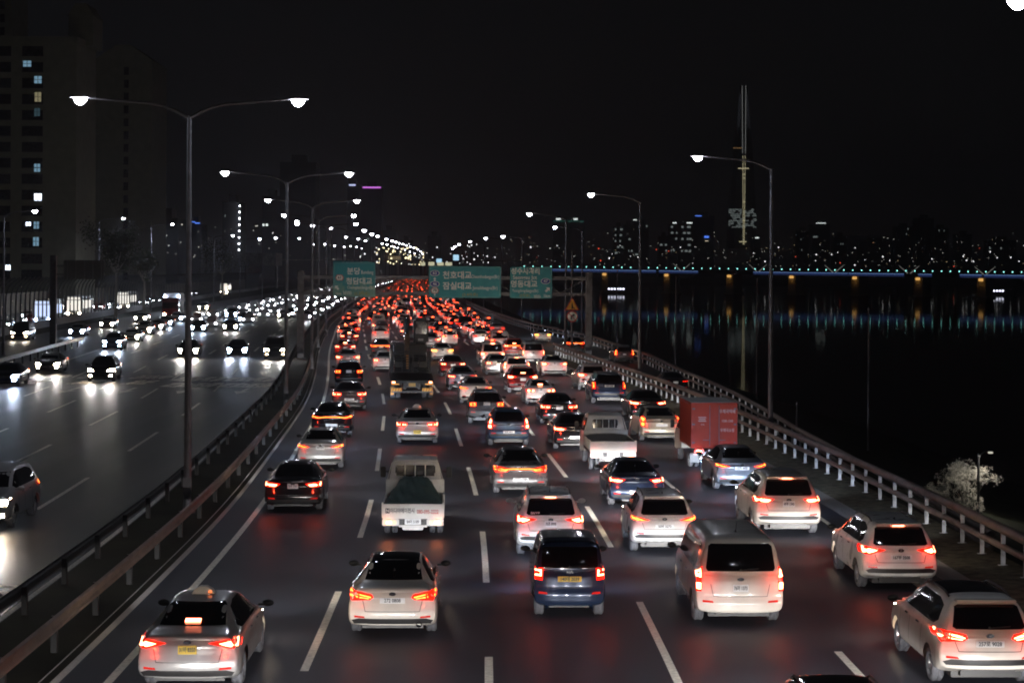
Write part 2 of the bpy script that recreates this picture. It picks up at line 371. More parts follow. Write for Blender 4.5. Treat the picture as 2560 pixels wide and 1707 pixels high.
for i, (px, py) in enumerate([(738, 556), (780, 566), (826, 572), (864, 594), (895, 598), (913, 603), (955, 610), (967, 612), (979, 616), (986, 618), (994, 620), (1012, 625), (1024, 630), (1036, 634)]):
    lamp_px(px, py, 240 + 55 * i, -1, 'small far street lamp in the lower bright line of lamps over the road')
for i, (px, py) in enumerate([(690, 596), (749, 597), (783, 612), (813, 611), (837, 615), (861, 618), (877, 616), (892, 618), (905, 622)]):
    lamp_px(px, py, 420 + 60 * i, 1, 'small far street lamp in the scattered row beyond the noise barrier')
rl = [(-4, 20.9), (35.5, 20.15), (84.8, 20.9), (127, 20.9), (171, 21.3)]
rlab = ['street lamp on the verge outside the frame', 'street lamp whose bright head pokes in at the top corner over the river side', 'tallest single-armed street lamp behind the river side guardrail',
        'second single-armed street lamp by the ramp barrier', 'third single-armed street lamp just behind the gantry leg']
for i, (y, of) in enumerate(rl): street_lamp(c(y) + of, y, (-1,), rlab[i], 'single-armed street lamps on the river side', 0, LP, yaw(y))
lamp_px(1383, 571, 228, -1, 'single-armed street lamp over the ramp beyond the round no-turn sign', 'single-armed street lamps on the river side', LP, 3.5)
for i, (px, py) in enumerate([(1256, 593), (1213, 597), (1174, 605), (1147, 612), (1137, 617), (1131, 622)]):
    lamp_px(px, py, 285 + 55 * i, -1, 'small far street lamp in the row along the river side above the wide green sign')
# lamps over the slip road and the road behind the noise barrier
p = PY(10, 530, 165)
street_lamp(p.x, 165, (1,), 'single-armed street lamp at the slip road beside the noise barrier', 'single-armed lamps on the apartment side', 0, LP, h=12.6, arm=2.9)
for (px, pole, py, Y, txt) in [(312, 248, 548, 300, 'street lamp with its pole rising behind the noise barrier by the dark sign board'), (434, 378, 562, 340, 'street lamp behind the noise barrier, just before the tall median pole'),
        (583, 535, 590, 400, 'street lamp behind the noise barrier next to the column of round lights'), (650, 600, 598, 470, 'street lamp behind the noise barrier, past the column of round lights')]:
    q = PY(pole, py, Y); e_ = PY(px, py, Y)
    t_ = street_lamp(q.x, Y, (1,), txt, 'single-armed lamps on the apartment side', 0, 2400, h=q.z + .2, arm=e_.x - q.x, far=Y > 390)
    if Y < 350:  # extra spot added at the lamp head to brighten the apartment fronts
        d_ = bpy.data.lights.new('added_facade_spot', 'SPOT'); d_.energy = 1900 if Y < 320 else 2600; d_.spot_size = math.radians(75); d_.spot_blend = .6; d_.shadow_soft_size = .2; d_.color = (.95, .95, .8)
        o_ = bpy.data.objects.new('added_facade_spot', d_); COL.objects.link(o_); o_.parent = t_; o_.location = (e_.x - q.x, .3, q.z - .3); o_.rotation_euler = (math.radians(98), 0, math.radians(26 if Y < 320 else 14))

# ------------------------------------------------------------------ guardrails
def path(off, z, y0, y1, st=2.0):
    n = max(1, int((y1 - y0) / st)); return [(c(y0 + (y1 - y0) * i / n) + (off(y0 + (y1 - y0) * i / n) if callable(off) else off), y0 + (y1 - y0) * i / n, (z(y0 + (y1 - y0) * i / n) if callable(z) else z)) for i in range(n + 1)]
def tube_guard(label, off, y0, y1, zf, step, maxp=98, rail_m=M_RUST):
    t = empty('guardrail', (c(y0) + (off(y0) if callable(off) else off), y0, 0)); inv = Matrix.Translation(-t.location)
    tag(t, label, 'guardrail')
    def rel(pts): return [(a - t.location.x, b - t.location.y, q) for a, b, q in pts]
    for h, r in ((.93, .125), (.48, .09)):
        mb = MB(); mb.tube(rel(path(off, lambda y: zf(y) + h, y0, y1, 3)), r, 10); mb.build('rail', rail_m, t, smooth=True)
    pm = MB(); pm.box(-.05, .05, .03, .13, 0, .93); pm.box(-.12, .12, .02, .16, 0, .012)
    me = pm.mesh('post', M_REFL); y = y0 + 1; k = 0; rest = MB()
    while y < y1:
        X = c(y) + (off(y) if callable(off) else off) - t.location.x
        if k < maxp: link('post', me, t, (X, y - y0, zf(y)))
        else: rest.box(X - .055, X + .055, y - y0 + .03, y - y0 + .15, zf(y), zf(y) + .93)
        y += step; k += 1
    if rest.v: o = rest.build('rail_posts', M_REFL, t); o['kind'] = 'stuff'
    return t
tube_guard('brown two-rail guardrail with white posts on the verge beside the outer lane', 20.4, 34, 172, lambda y: .04, 2.0)
tube_guard('outer two-rail guardrail following the ramp above the river', lambda y: bo(y), 60, 420, zr, 2.6)
tube_guard('far stretch of the river side guardrail fading towards the bridge', lambda y: bo(y), 420, 1300, lambda y: 0, 9)
def wbeam(label, off, y0, y1, h, step, m=M_RUST, flip=1, zb=.1, maxp=98, tall=False):
    t = empty('guardrail', (c(y0) + off, y0, 0)); tag(t, label, 'guardrail'); mb = MB()
    prof = [(0, .16), (.045, .13), (.045, .08), (0, .04), (0, -.04), (.045, -.08), (.045, -.13), (0, -.16)]
    pts = path(off, h, y0, y1, 3); vs = []; fs = []; n = len(prof) * 2
    for (X, Y, Z) in pts:
        for a, b in prof: vs.append((X - t.location.x + flip * a, Y - y0, Z + b))
        for a, b in prof[::-1]: vs.append((X - t.location.x + flip * (a - .012), Y - y0, Z + b))
    for i in range(len(pts) - 1):
        for k in range(n): fs.append((i * n + k, i * n + (k + 1) % n, (i + 1) * n + (k + 1) % n, (i + 1) * n + k))
    mb.add(vs, fs); mb.build('rail', m, t)
    pm = MB(); pm.box(-.06 - .08 * flip, .06 - .08 * flip, -.06, .06, 0, h - zb + .1); me = pm.mesh('post', M_BLACK); y = y0 + 1; k = 0; rest = MB()
    while y < y1:
        if k < maxp: link('post', me, t, (c(y) + off - t.location.x, y - y0, zb))
        else: rest.box(c(y) + off - t.location.x - .1, c(y) + off - t.location.x, y - y0 - .06, y - y0 + .06, zb, h)
        y += step; k += 1
    if rest.v: rest.build('rail_posts', M_DSTEEL, t)['kind'] = 'stuff'
    return t
wbeam('long guardrail on the median along the jammed carriageway', -1.4, 28, 560, .72, 4.0)
wbeam('low dark guardrail on the median along the oncoming carriageway', -3.1, 28, 420, .62, 4.0, M_DSTEEL, -1)
wbeam('far stretch of the median guardrail', -1.4, 560, 1500, .72, 12)
t = wbeam('pale guardrail ending at the gore in front of the black minivan', -24.3, 130, 187, .75, 4, mat('pale_rail', (.5, .5, .46), .45, .3, scale=2), 1, .0)

# ------------------------------------------------------------------ overhead gantry and signs
YG = 160
t = empty('sign_gantry', (c(YG), YG, 0)); tag(t, 'grey steel truss gantry spanning the jammed lanes and carrying green signs', 'gantry')
xl, xr = c(YG) - 2.4, PY(1471, 900, YG).x
for X in (xl, xr):
    mb = MB(); mb.bbox(X - c(YG) - .28, X - c(YG) + .28, -.28, .28, 0, 7.5, .05); mb.bbox(X - c(YG) - .5, X - c(YG) + .5, -.5, .5, 0, .12, .03)
    for k in range(12): mb.box(X - c(YG) - .29, X - c(YG) - .27, -.2, .2, .6 + k * .55, .62 + k * .55)
    mb.build('leg', M_STEEL, t)
mb = MB(); a, b = xl - c(YG), xr - c(YG)
for dy in (-.35, .35):
    for z in (5.6, 6.95): mb.box(a, b, dy - .09, dy + .09, z - .14, z + .14)
    nb = 12
    for k in range(nb):
        x0 = a + .4 + (b - a - .8) * k / nb; x1 = a + .4 + (b - a - .8) * (k + 1) / nb
        mb.tube([(x0, dy, 5.7 if k % 2 else 6.85), (x1, dy, 6.85 if k % 2 else 5.7)], .07, 6)
for k in range(13):
    x0 = a + .4 + (b - a - .8) * k / 12; mb.tube([(x0, -.35, 6.9), (x0, .35, 6.9)], .04, 6)
mb.build('truss', M_STEEL, t)
M_SIGN = bpy.data.materials.new('sign_green'); M_SIGN.use_nodes = True
n_ = M_SIGN.node_tree.nodes; l_ = M_SIGN.node_tree.links; b_ = n_['Principled BSDF']; b_.inputs['Roughness'].default_value = .45
t_ = n_.new('ShaderNodeTexCoord'); no = n_.new('ShaderNodeTexNoise'); no.inputs['Scale'].default_value = 1.3; no.inputs['Detail'].default_value = 4; l_.new(t_.outputs['Object'], no.inputs['Vector'])
r_ = n_.new('ShaderNodeValToRGB'); l_.new(no.outputs['Fac'], r_.inputs[0]); r_.color_ramp.elements[0].position = .35; r_.color_ramp.elements[1].position = .8
r_.color_ramp.elements[0].color = (.03, .30, .38, 1); r_.color_ramp.elements[1].color = (.045, .42, .48, 1); l_.new(r_.outputs[0], b_.inputs['Base Color'])
M_SIGNW = bpy.data.materials.new('weathered_sign_green'); M_SIGNW.use_nodes = True
n_ = M_SIGNW.node_tree.nodes; l_ = M_SIGNW.node_tree.links; b_ = n_['Principled BSDF']; b_.inputs['Roughness'].default_value = .5
t_ = n_.new('ShaderNodeTexCoord'); no = n_.new('ShaderNodeTexNoise'); no.inputs['Scale'].default_value = 2.2; no.inputs['Detail'].default_value = 6; no.inputs['Distortion'].default_value = 1.2; l_.new(t_.outputs['Object'], no.inputs['Vector'])
sp_ = n_.new('ShaderNodeSeparateXYZ'); l_.new(t_.outputs['Object'], sp_.inputs[0]); ma = n_.new('ShaderNodeMath'); ma.operation = 'MULTIPLY_ADD'; l_.new(sp_.outputs['Z'], ma.inputs[0]); ma.inputs[1].default_value = -.28; l_.new(no.outputs['Fac'], ma.inputs[2])
r_ = n_.new('ShaderNodeValToRGB'); l_.new(ma.outputs[0], r_.inputs[0]); r_.color_ramp.elements[0].position = .5; r_.color_ramp.elements[1].position = .82
r_.color_ramp.elements[0].color = (.03, .32, .40, 1); r_.color_ramp.elements[1].color = (.22, .42, .36, 1); l_.new(r_.outputs[0], b_.inputs['Base Color'])
M_SW = mat('sign_white', (.9, .92, .9), .5, scale=6); M_SY = mat('sign_yellow', (.45, .36, .06), .5, scale=6); M_SB = mat('sign_blue', (.03, .05, .35), .5); M_SRED = mat('sign_red', (.5, .1, .1), .5)
def sign(x0, x1, y0, y1, label, items, m=M_SIGN, Y=YG - .62):
    A, B = PY(x0, y0, Y), PY(x1, y1, Y); W, Hh = B.x - A.x, A.z - B.z
    t = empty('direction_sign', ((A.x + B.x) / 2, Y, (A.z + B.z) / 2)); tag(t, label, 'road sign', 'green signs on the gantry')
    mb = MB(); r = .12; pl = []
    for cx, cz, a0 in ((W / 2 - r, Hh / 2 - r, 0), (-W / 2 + r, Hh / 2 - r, 90), (-W / 2 + r, -Hh / 2 + r, 180), (W / 2 - r, -Hh / 2 + r, 270)):
        for k in range(4): an = math.radians(a0 + k * 30); pl.append((cx + r * math.cos(an), cz + r * math.sin(an)))
    mb.prism(pl, 'y', 0, .08); mb.build('panel', m, t)
    mb = MB(); q = .07; wd = .035
    mb.box(-W / 2 + q, W / 2 - q, -.012, -.002, Hh / 2 - q - wd, Hh / 2 - q); mb.box(-W / 2 + q, W / 2 - q, -.012, -.002, -Hh / 2 + q, -Hh / 2 + q + wd)
    mb.box(-W / 2 + q, -W / 2 + q + wd, -.012, -.002, -Hh / 2 + q + wd, Hh / 2 - q - wd); mb.box(W / 2 - q - wd, W / 2 - q, -.012, -.002, -Hh / 2 + q + wd, Hh / 2 - q - wd)
    mb.build('border', mat('sign_border', (.2, .42, .42), .5), t)
    for it in items:
        kind, px, py = it[0], it[1], it[2]; p = PY(px, py, Y); X, Z = p.x - t.location.x, p.z - t.location.z
        if kind == 't':
            _, _, _, s, size, mm, sq, bo_ = it
            me = text_mesh(s, size, mm, bold=bo_, squeeze=sq); o = link('sign_lettering', me, t); o.matrix_local = Matrix.Translation((X, -.016, Z)) @ RX
        elif kind == 'oval':
            mb = MB(); n = 20
            mb.prism([(X + .40 * math.cos(2 * math.pi * k / n), Z + .25 * math.sin(2 * math.pi * k / n)) for k in range(n)], 'y', -.010, -.002, 0)
            mb.prism([(X + .35 * math.cos(2 * math.pi * k / n), Z + .21 * math.sin(2 * math.pi * k / n)) for k in range(n)], 'y', -.016, -.011, 1)
            mb.build('route_shield', [M_SW, M_SB], t); o = link('route_number', text_mesh(it[3], .34, M_SW, .008), t); o.matrix_local = Matrix.Translation((X, -.022, Z)) @ RX
        elif kind == 'hex':
            mb = MB(); hx = [(.36, 0), (.22, .25), (-.22, .25), (-.36, 0), (-.24, -.25), (.24, -.25)]
            mb.prism([(X + a_, Z + b_) for a_, b_ in hx], 'y', -.010, -.002, 0); mb.prism([(X + a_ * .8, Z + b_ * .8) for a_, b_ in hx], 'y', -.016, -.011, 1)
            mb.build('route_shield', [M_SRED, M_SW], t); o = link('route_number', text_mesh(it[3], .32, M_TXT, .008), t); o.matrix_local = Matrix.Translation((X, -.022, Z)) @ RX
        elif kind == 'arrow':
            a_, s = it[3], it[4]; mb = MB(); R = lambda u, v: (X + (u * math.cos(a_) - v * math.sin(a_)) * s, Z + (u * math.sin(a_) + v * math.cos(a_)) * s)
            mb.prism([R(-.16, -.4), R(.16, -.4), R(.16, .05), R(.38, .05), R(0, .42), R(-.38, .05), R(-.16, .05)], 'y', -.014, -.004); mb.build('direction_arrow', M_SW, t)
    return t
# pixel -> metre on the panel: 29.6 px per metre
sign(833, 938, 655, 742, 'weathered green sign with route 61 and an arrow, first of the three on the gantry', [
    ('t', 884, 679, '분당', .62, M_SW, 1, .012), ('t', 918, 681, 'Bundang', .42, M_SW, .72, .004), ('hex', 849, 694, '61'),
    ('t', 898, 704, '청담대교', .62, M_SW, .98, .012), ('t', 902, 719, 'Cheongdamdaegyo(Br)', .36, M_SW, .68, .002), ('arrow', 842, 719, math.radians(45), .55),
    ('t', 868, 732, '남(S)', .36, M_SW, 1, .004), ('t', 905, 734, '(1.2차로)', .34, M_SY, 1, .004), ('t', 846, 734, '1km', .3, M_SW, 1, .004)], M_SIGNW)
sign(1073, 1252, 665, 745, 'widest green sign with routes 63 46 and 70, in the middle of the gantry', [
    ('oval', 1087, 683, '63'), ('arrow', 1087, 698, 0, .38), ('oval', 1087, 710, '46'), ('hex', 1087, 726, '70'), ('arrow', 1087, 736, 0, .25),
    ('t', 1143, 689, '천호대교', .68, M_SW, .98, .014), ('t', 1213, 692, 'Cheonhodaegyo(Br)', .40, M_SW, .72, .003),
    ('t', 1143, 716, '잠실대교', .68, M_SW, .98, .014), ('t', 1213, 720, 'Jamsildaegyo(Br)', .40, M_SW, .78, .003), ('t', 1175, 737, '(3.4차로)', .32, M_SY, 1.1, .002)])
sign(1275, 1380, 667, 746, 'square green sign with route 47 and 1km, last of the three on the gantry', [
    ('t', 1314, 679, '성수사거리', .58, M_SW, .92, .02), ('t', 1312, 694, 'Seongsu Jct', .44, M_SW, 1, .008), ('t', 1310, 711, '영동대교', .62, M_SW, 1, .014), ('oval', 1364, 703, '47'),
    ('t', 1313, 727, 'Yeongdongdaegyo(Br)', .36, M_SW, .68, .002), ('arrow', 1369, 724, math.radians(-45), .6), ('t', 1312, 739, '(5차로)', .3, M_SY, 1, .002), ('t', 1343, 741, '남(S)', .32, M_SW, .9, .002), ('t', 1367, 740, '1km', .38, M_SW, .9, .004)])
sign(833, 921, 652, 700, 'green sign half hidden behind the weathered sign, on the next gantry', [('t', 880, 660, '올림픽대로', .4, M_SW, 1, .006)], M_SIGNW, Y=YG + 1.0)
# warning sign post
q = G(1431, 905, 0); q = (PY(1430, 800, 166).x, 166)
t = empty('sign_post', (q[0], q[1], 0)); tag(t, 'pole with a yellow merge triangle above a round no-turn sign', 'sign post')
mb = MB(); mb.tube([(0, 0, -.6), (0, 0, 9.2)], .11, 10); mb.build('post', M_STEEL, t, smooth=True)
zt = PY(1430, 765, 166).z; zc = PY(1430, 791, 166).z
M_YEL = mat('warning_yellow', (.75, .38, .02), .5); M_RED2 = mat('warning_red', (.55, .04, .03), .5)
tr = lambda s: [(-s, -s * .58), (s, -s * .58), (0, s * 1.16)]
mb = MB(); mb.prism([(a_, b_ + zt) for a_, b_ in tr(.66)], 'y', -.2, -.17, 0); mb.prism([(a_, b_ + zt) for a_, b_ in tr(.52)], 'y', -.21, -.2, 1)
mb.prism([(-.05, zt - .24), (.05, zt - .24), (.06, zt + .1), (0, zt + .3), (-.06, zt + .1)], 'y', -.22, -.21, 2); mb.prism([(.05, zt - .02), (.24, zt - .22), (.18, zt - .26), (.05, zt - .1)], 'y', -.22, -.21, 2)
mb.build('merge_sign', [M_RED2, M_YEL, M_TXT], t)
mb = MB(); ci = lambda r: [(r * math.cos(k * math.pi / 12), zc + r * math.sin(k * math.pi / 12)) for k in range(24)]
mb.prism(ci(.5), 'y', -.2, -.17, 0); mb.prism(ci(.40), 'y', -.21, -.2, 1)
mb.prism([(-.12, zc - .26), (-.02, zc - .26), (-.02, zc + .02), (.08, zc + .06), (.08, zc - .02), (.26, zc + .12), (.08, zc + .24), (.08, zc + .16), (-.12, zc + .08)], 'y', -.22, -.21, 2)
mb.prism([(-.3, zc + .26), (-.26, zc + .3), (.3, zc - .26), (.26, zc - .3)], 'y', -.23, -.221, 0); mb.build('no_turn_sign', [M_RED2, M_SW, M_TXT], t)
# dark back of a sign over the oncoming slip road
p0 = PY(133, 842, 190)
t = empty('reversed_road_sign', (p0.x, 190, 0)); tag(t, 'dark back of a sign board on a thick post by the noise barrier', 'road sign')
mb = MB(); mb.bbox(-.3, .3, -.3, .3, 0, 8.9, .04); mb.build('post', M_DSTEEL, t)
A, B = PY(160, 650, 190), PY(260, 699, 190)
mb = MB(); mb.bbox(A.x - p0.x, B.x - p0.x, -.1, 0, B.z, A.z, .02)
for k in range(5): xx = A.x - p0.x + .3 + k * .85; mb.box(xx, xx + .08, -.2, -.1, B.z, A.z)
mb.box(0, B.x - p0.x, .0, .2, A.z - .7, A.z - .5); mb.box(0, B.x - p0.x, .0, .2, B.z + .4, B.z + .6)
mb.build('board', mat('sign_back_grey', (.10, .10, .09), .6), t)

# thin unlit poles down on the river park side
for (px, pt, pb, Y, lab) in [(1543, 665, 852, 235, 'thin pale pole on the river bank between gantry leg and lamp pole'), (1690, 692, 985, 190, 'thin pale pole on the river bank standing in front of the lit bridge'),
        (1893, 698, 1005, 160, 'thin pale pole on the river bank under the slim tower'), (2172, 775, 1150, 112, 'thickest pale pole on the river bank'), (2446, 1140, 1292, 82, 'thin dark pole in front of the bare tree'), (1992, 1010, 1058, 115, 'short white post light down by the river')]:
    a, b = PY(px, pt, Y), PY(px, pb, Y); zb = -6.5 if pb > 900 and px != 1992 else min(b.z, -4)
    if px == 1992: zb = b.z - 2
    t = empty('thin_pole', (a.x, Y, zb)); tag(t, lab, 'pole')
    mb = MB(); mb.tube([(0, 0, 0), (0, 0, a.z - zb)], [.085, .045], 8); mb.build('shaft', M_DSTEEL if px == 2446 else M_STEEL, t, smooth=True)
    mb = MB(); mb.tube([(0, 0, a.z - zb), (0, 0, a.z - zb + .12)], [.06, .02], 8); mb.build('cap', M_REFL, t)
    if px == 2446:
        mb = MB(); mb.tube([(0, 0, a.z - zb), (.25, 0, a.z - zb + .2), (.5, 0, a.z - zb + .22)], .03, 6); mb.build('arm', M_DSTEEL, t); mb = MB(); mb.bbox(.42, .62, -.08, .08, a.z - zb + .12, a.z - zb + .2, .02); mb.build('park_lamp', mat('park_lamp_glass', (.6, .6, .5), .4, emis=(1, .95, .8), strength=.5), t)
        area_light('lamp_light', t, (.5, .1, a.z - zb + .1), 60, (1, .93, .8), .2)
# ------------------------------------------------------------------ noise barrier on the apartment side
M_PANEL = bpy.data.materials.new('clear_noise_panel'); M_PANEL.use_nodes = True
n_ = M_PANEL.node_tree.nodes; l_ = M_PANEL.node_tree.links; b_ = n_['Principled BSDF']; tr_ = n_.new('ShaderNodeBsdfTransparent'); mx_ = n_.new('ShaderNodeMixShader')
b_.inputs['Base Color'].default_value = (.10, .11, .13, 1); b_.inputs['Roughness'].default_value = .22; tr_.inputs['Color'].default_value = (.78, .82, .85, 1)
t_ = n_.new('ShaderNodeTexCoord'); no = n_.new('ShaderNodeTexNoise'); no.inputs['Scale'].default_value = .8; l_.new(t_.outputs['Object'], no.inputs['Vector'])
mr_ = n_.new('ShaderNodeMapRange'); mr_.inputs['To Min'].default_value = .05; mr_.inputs['To Max'].default_value = .16; l_.new(no.outputs['Fac'], mr_.inputs['Value']); l_.new(mr_.outputs[0], mx_.inputs['Fac'])
l_.new(tr_.outputs[0], mx_.inputs[1]); l_.new(b_.outputs[0], mx_.inputs[2]); l_.new(mx_.outputs[0], n_['Material Output'].inputs['Surface'])
def wo(Y): return lerp_keys([(150, -35.5), (213, -37.2), (343, -39), (590, -45), (900, -47)], Y)
t = empty('noise_barrier', (0, 190, 0)); tag(t, 'long see-through noise barrier with curved dark ribs beside the slip road', 'noise barrier')
prof = [(0, .9), (0, 3.2), (.05, 4.4), (.3, 5.3), (.85, 6.0), (1.7, 6.5)]
vs = []; fs = []; ys = [190 + 3.5 * i for i in range(147)]
for y in ys:
    for (a, z) in prof: vs.append((c(y) + wo(y) + a, y - 190, z))
for i in range(len(ys) - 1):
    for k in range(5): q = i * 6 + k; fs.append((q, q + 1, q + 7, q + 6))
mb = MB(); mb.add(vs, fs); mb.build('clear_panel', M_PANEL, t, fix=False)
rb = MB(); pts = [(a + .08, 0, z) for a, z in [(0, 0)] + prof]; rb.tube(pts, .09, 6); me = rb.mesh('rib', M_DSTEEL, True); rest = MB()
for i, y in enumerate(ys):
    if i < 98: link('rib', me, t, (c(y) + wo(y), y - 190, 0))
    else: rest.tube([(c(y) + wo(y) + a + .08, y - 190, z) for a, z in prof], .09, 4)
rest.build('far_ribs', M_DSTEEL, t)['kind'] = 'stuff'
mb = MB(); vs = []; fs = []
for y in ys: vs += [(c(y) + wo(y) - .15, y - 190, 0), (c(y) + wo(y) - .15, y - 190, .9), (c(y) + wo(y) + .2, y - 190, .9), (c(y) + wo(y) + .3, y - 190, 0)]
for i in range(len(ys) - 1):
    for k in range(3): q = i * 4 + k; fs.append((q, q + 4, q + 5, q + 1))
mb.add(vs, fs); mb.build('concrete_base', M_CONC, t)
t = empty('retaining_wall', (0, 190, 0)); tag(t, 'pale concrete retaining wall along the road behind the clear noise barrier', 'wall')
mb = MB(); vs = []; fs = []; ys_ = [180 + 10 * i for i in range(60)]
for y in ys_: vs += [(c(y) - 55.5, y - 190, 0), (c(y) - 55.5, y - 190, 3.4), (c(y) - 56, y - 190, 3.4), (c(y) - 56, y - 190, 0)]
for i in range(59):
    for k in range(3): q = i * 4 + k; fs.append((q, q + 4, q + 5, q + 1))
mb.add(vs, fs); mb.build('wall_face', mat('tan_concrete', (.34, .28, .21), .8, scale=.3, var=.3), t)
strip('service_road', Kc(-56), lambda y: wo(y) - .6, Kc(.01), Kc(.01), M_ASPH2, y0=150, y1=900)

# ------------------------------------------------------------------ apartments
M_WIN = mat('dark_window', (.012, .013, .016), .12, scale=4); M_WLIT = mat('lit_window_cool', (.5, .55, .6), .5, emis=(.35, .66, .9), strength=.36, scale=1.4, var=.4)
M_WLIT2 = mat('lit_window_warm', (.5, .5, .4), .5, emis=(.8, .7, .4), strength=.22, scale=1.4, var=.4)
M_WLITW = mat('lit_window_bright', (.5, .55, .6), .5, emis=(.75, .85, 1), strength=3.5, scale=1.4, var=.4)
def tower(x0, x1, top, Y, depth, label, gable=False, lit=(), cols=(), fh=2.9, name='apartment_block', m=M_WALL, col_n=2, stair=None):
    a, b = PY(x0, top, Y), PY(x1, top, Y); h = a.z; W = b.x - a.x
    t = empty(name, ((a.x + b.x) / 2, Y, 0)); tag(t, label, 'apartment building')
    mb = MB(); mb.box(-W / 2, W / 2, 0, depth, 0, h)
    if gable: mb.prism([(-W / 2, h), (W / 2, h), (W / 2, h + .6), (W * .12, h + 4.2), (-W * .12, h + 4.2), (-W / 2, h + .8)], 'y', 0, depth)
    else: mb.box(-W / 2 - .2, W / 2 + .2, -.2, depth, h, h + .9)
    mb.build('wall', m, t)
    if stair:
        s0, s1 = PY(stair[0], stair[2], Y + depth * .5), PY(stair[1], stair[2], Y + depth * .5)
        mb = MB(); q0, q1 = s0.x - t.location.x, s1.x - t.location.x
        mb.box(q0, q1, depth * .4, depth * .9, h, s0.z); mb.prism([(q0 - .2, s0.z), (q1 + .2, s0.z), ((q0 + q1) / 2 + 1, s0.z + 2.4), ((q0 + q1) / 2 - 1, s0.z + 2.4)], 'y', depth * .38, depth * .92); mb.build('stair_tower', m, t)
    nf = int(h / fh) - 1
    for cx0, cx1 in cols:
        A, B = PY(cx0, top, Y).x - t.location.x, PY(cx1, top, Y).x - t.location.x
        w_ = MB(); w_.box(0, B - A, -.03, .0, 0, 1.7); w_.box(-.08, B - A + .08, -.14, -.03, -.12, 0); w_.box((B - A) / 2 - .04, (B - A) / 2 + .04, -.07, -.03, 0, 1.7); me = w_.mesh('window', [M_WIN])
        bal = MB(); bal.box(A - .3, B + .3, -.9, 0, 0, .12); bal.box(A - .3, B + .3, -.95, -.88, .12, .95); bme = bal.mesh('balcony', m)
        for k in range(nf):
            z = h - 2.6 - k * fh
            if z > 5: link('window', me, t, (A, 0, z))
    for (px, py, wpx, hpx, mm) in lit:
        p = PY(px, py, Y); ww, hh = wpx * Y / F, hpx * Y / F
        w_ = MB(); w_.box(-ww / 2, ww / 2, -.07, -.035, -hh / 2, hh / 2); o = w_.build('lit_window', mm, t, loc=(p.x - t.location.x, 0, p.z)); 
        w_ = MB(); w_.box(-.05, .05, -.1, -.07, -hh / 2, hh / 2); w_.box(-ww / 2, ww / 2, -.1, -.07, -.04, .04); w_.build('window_frame', M_BLACK, o)
    return t
tower(-120, 192, 103, 345, 16, 'near dark apartment block with a column of blue-white lit windows', lit=[
    (68, 160, 20, 15, M_WLIT), (95, 200, 18, 18, M_WLIT), (95, 243, 16, 24, M_WLIT2), (93, 281, 14, 20, mat('dim_window', (.1, .2, .25), .5, emis=(.2, .4, .5), strength=.1)), (93, 420, 15, 20, M_WLIT), (95, 493, 18, 17, M_WLITW), (71, 560, 12, 9, M_WLITW), (91, 563, 13, 18, M_WLIT),
    (90, 604, 14, 22, M_WLIT), (20, 669, 12, 12, M_WLITW)], cols=[(-20, 28), (56, 108)], stair=(176, 238, 44))
tower(235, 381, 158, 430, 18, 'second dark apartment block with a stepped gable behind the bright lamp', True, lit=[(397, 216, 5, 14, mat('dim_window2', (.1, .2, .25), .5, emis=(.3, .4, .5), strength=.12))][:0], cols=[(203, 222), (310, 322)])
tower(-60, 30, -40, 420, 14, 'tall dim tower behind the near apartment block at the frame edge', cols=[(0, 12)])

# ------------------------------------------------------------------ distant skyline
M_TOWER = mat('far_tower', (.05, .055, .06), .6, scale=.05, var=.3)
M_FW = mat('far_lit_rows', (.3, .35, .35), .5, emis=(.62, .72, .70), strength=.30, scale=.02, var=.5)
M_FWW = mat('far_lit_warm', (.4, .35, .25), .5, emis=(1, .85, .6), strength=1.6)
M_FWH = mat('far_roof_sign', (.6, .6, .6), .5, emis=(.9, 1, .95), strength=1.6)
M_FB = mat('far_blue_sign', (.1, .2, .6), .5, emis=(.1, .25, 1), strength=1.8)
def far_tower(x0, x1, top, Y, label, dens=.2, rows=True, extras=(), base=640, fh=9, wmin=8, wmax=26, steps=(), wm_=None):
    a, b = PY(x0, top, Y), PY(x1, top, Y); zb = -3; W = b.x - a.x; h = a.z
    t = empty('tower_block', ((a.x + b.x) / 2, Y, zb)); tag(t, label, 'building', 'buildings of the distant skyline')
    mb = MB(); mb.box(-W / 2, W / 2, 0, 30, 0, h - zb); mb.box(-W * .2, W * .2, 5, 20, h - zb, h - zb + 6)
    for (fx0, fx1, dz) in steps: mb.box(-W / 2 + W * fx0, -W / 2 + W * fx1, 0, 28, h - zb, h - zb + dz)
    mb.build('wall', M_TOWER, t)
    wn = MB(); z = h - zb - 6; z1 = PY(x0, base, Y).z - zb
    while z > z1:
        x = -W / 2 + 2
        while x < W / 2 - 4:
            ww = random.uniform(wmin, wmax) * (W / 90)
            if random.random() < dens: wn.box(x, min(x + ww, W / 2 - 1), -.5, 0, z, z + fh * .33)
            x += ww + random.uniform(.5, 6)
        z -= fh
    if wn.v: wn.build('lit_windows', wm_ or M_FW, t)['kind'] = 'stuff'
    for (ex0, ex1, ey0, ey1, mm) in extras:
        p, q = PY(ex0, ey0, Y), PY(ex1, ey1, Y); e_ = MB(); e_.box(p.x - t.location.x, q.x - t.location.x, -1.2, -.3, q.z - zb, p.z - zb); e_.build('roof_sign', mm, t)
    return t
far_tower(1382, 1461, 551, 3000, 'wide dark block with a teal roof edge and two bright roof signs', .03, extras=[(1390, 1402, 546, 550, M_FWH), (1434, 1444, 546, 550, M_FWH), (1384, 1460, 553, 554, mat('teal_edge', (.1, .3, .3), .5, emis=(.1, .5, .4), strength=.6))])
far_tower(1534, 1560, 566, 2900, 'block with dense pale lit floors, first of the office row across the river', .55)
far_tower(1561, 1584, 562, 2950, 'slightly taller block with scattered pale floors between two denser ones', .25)
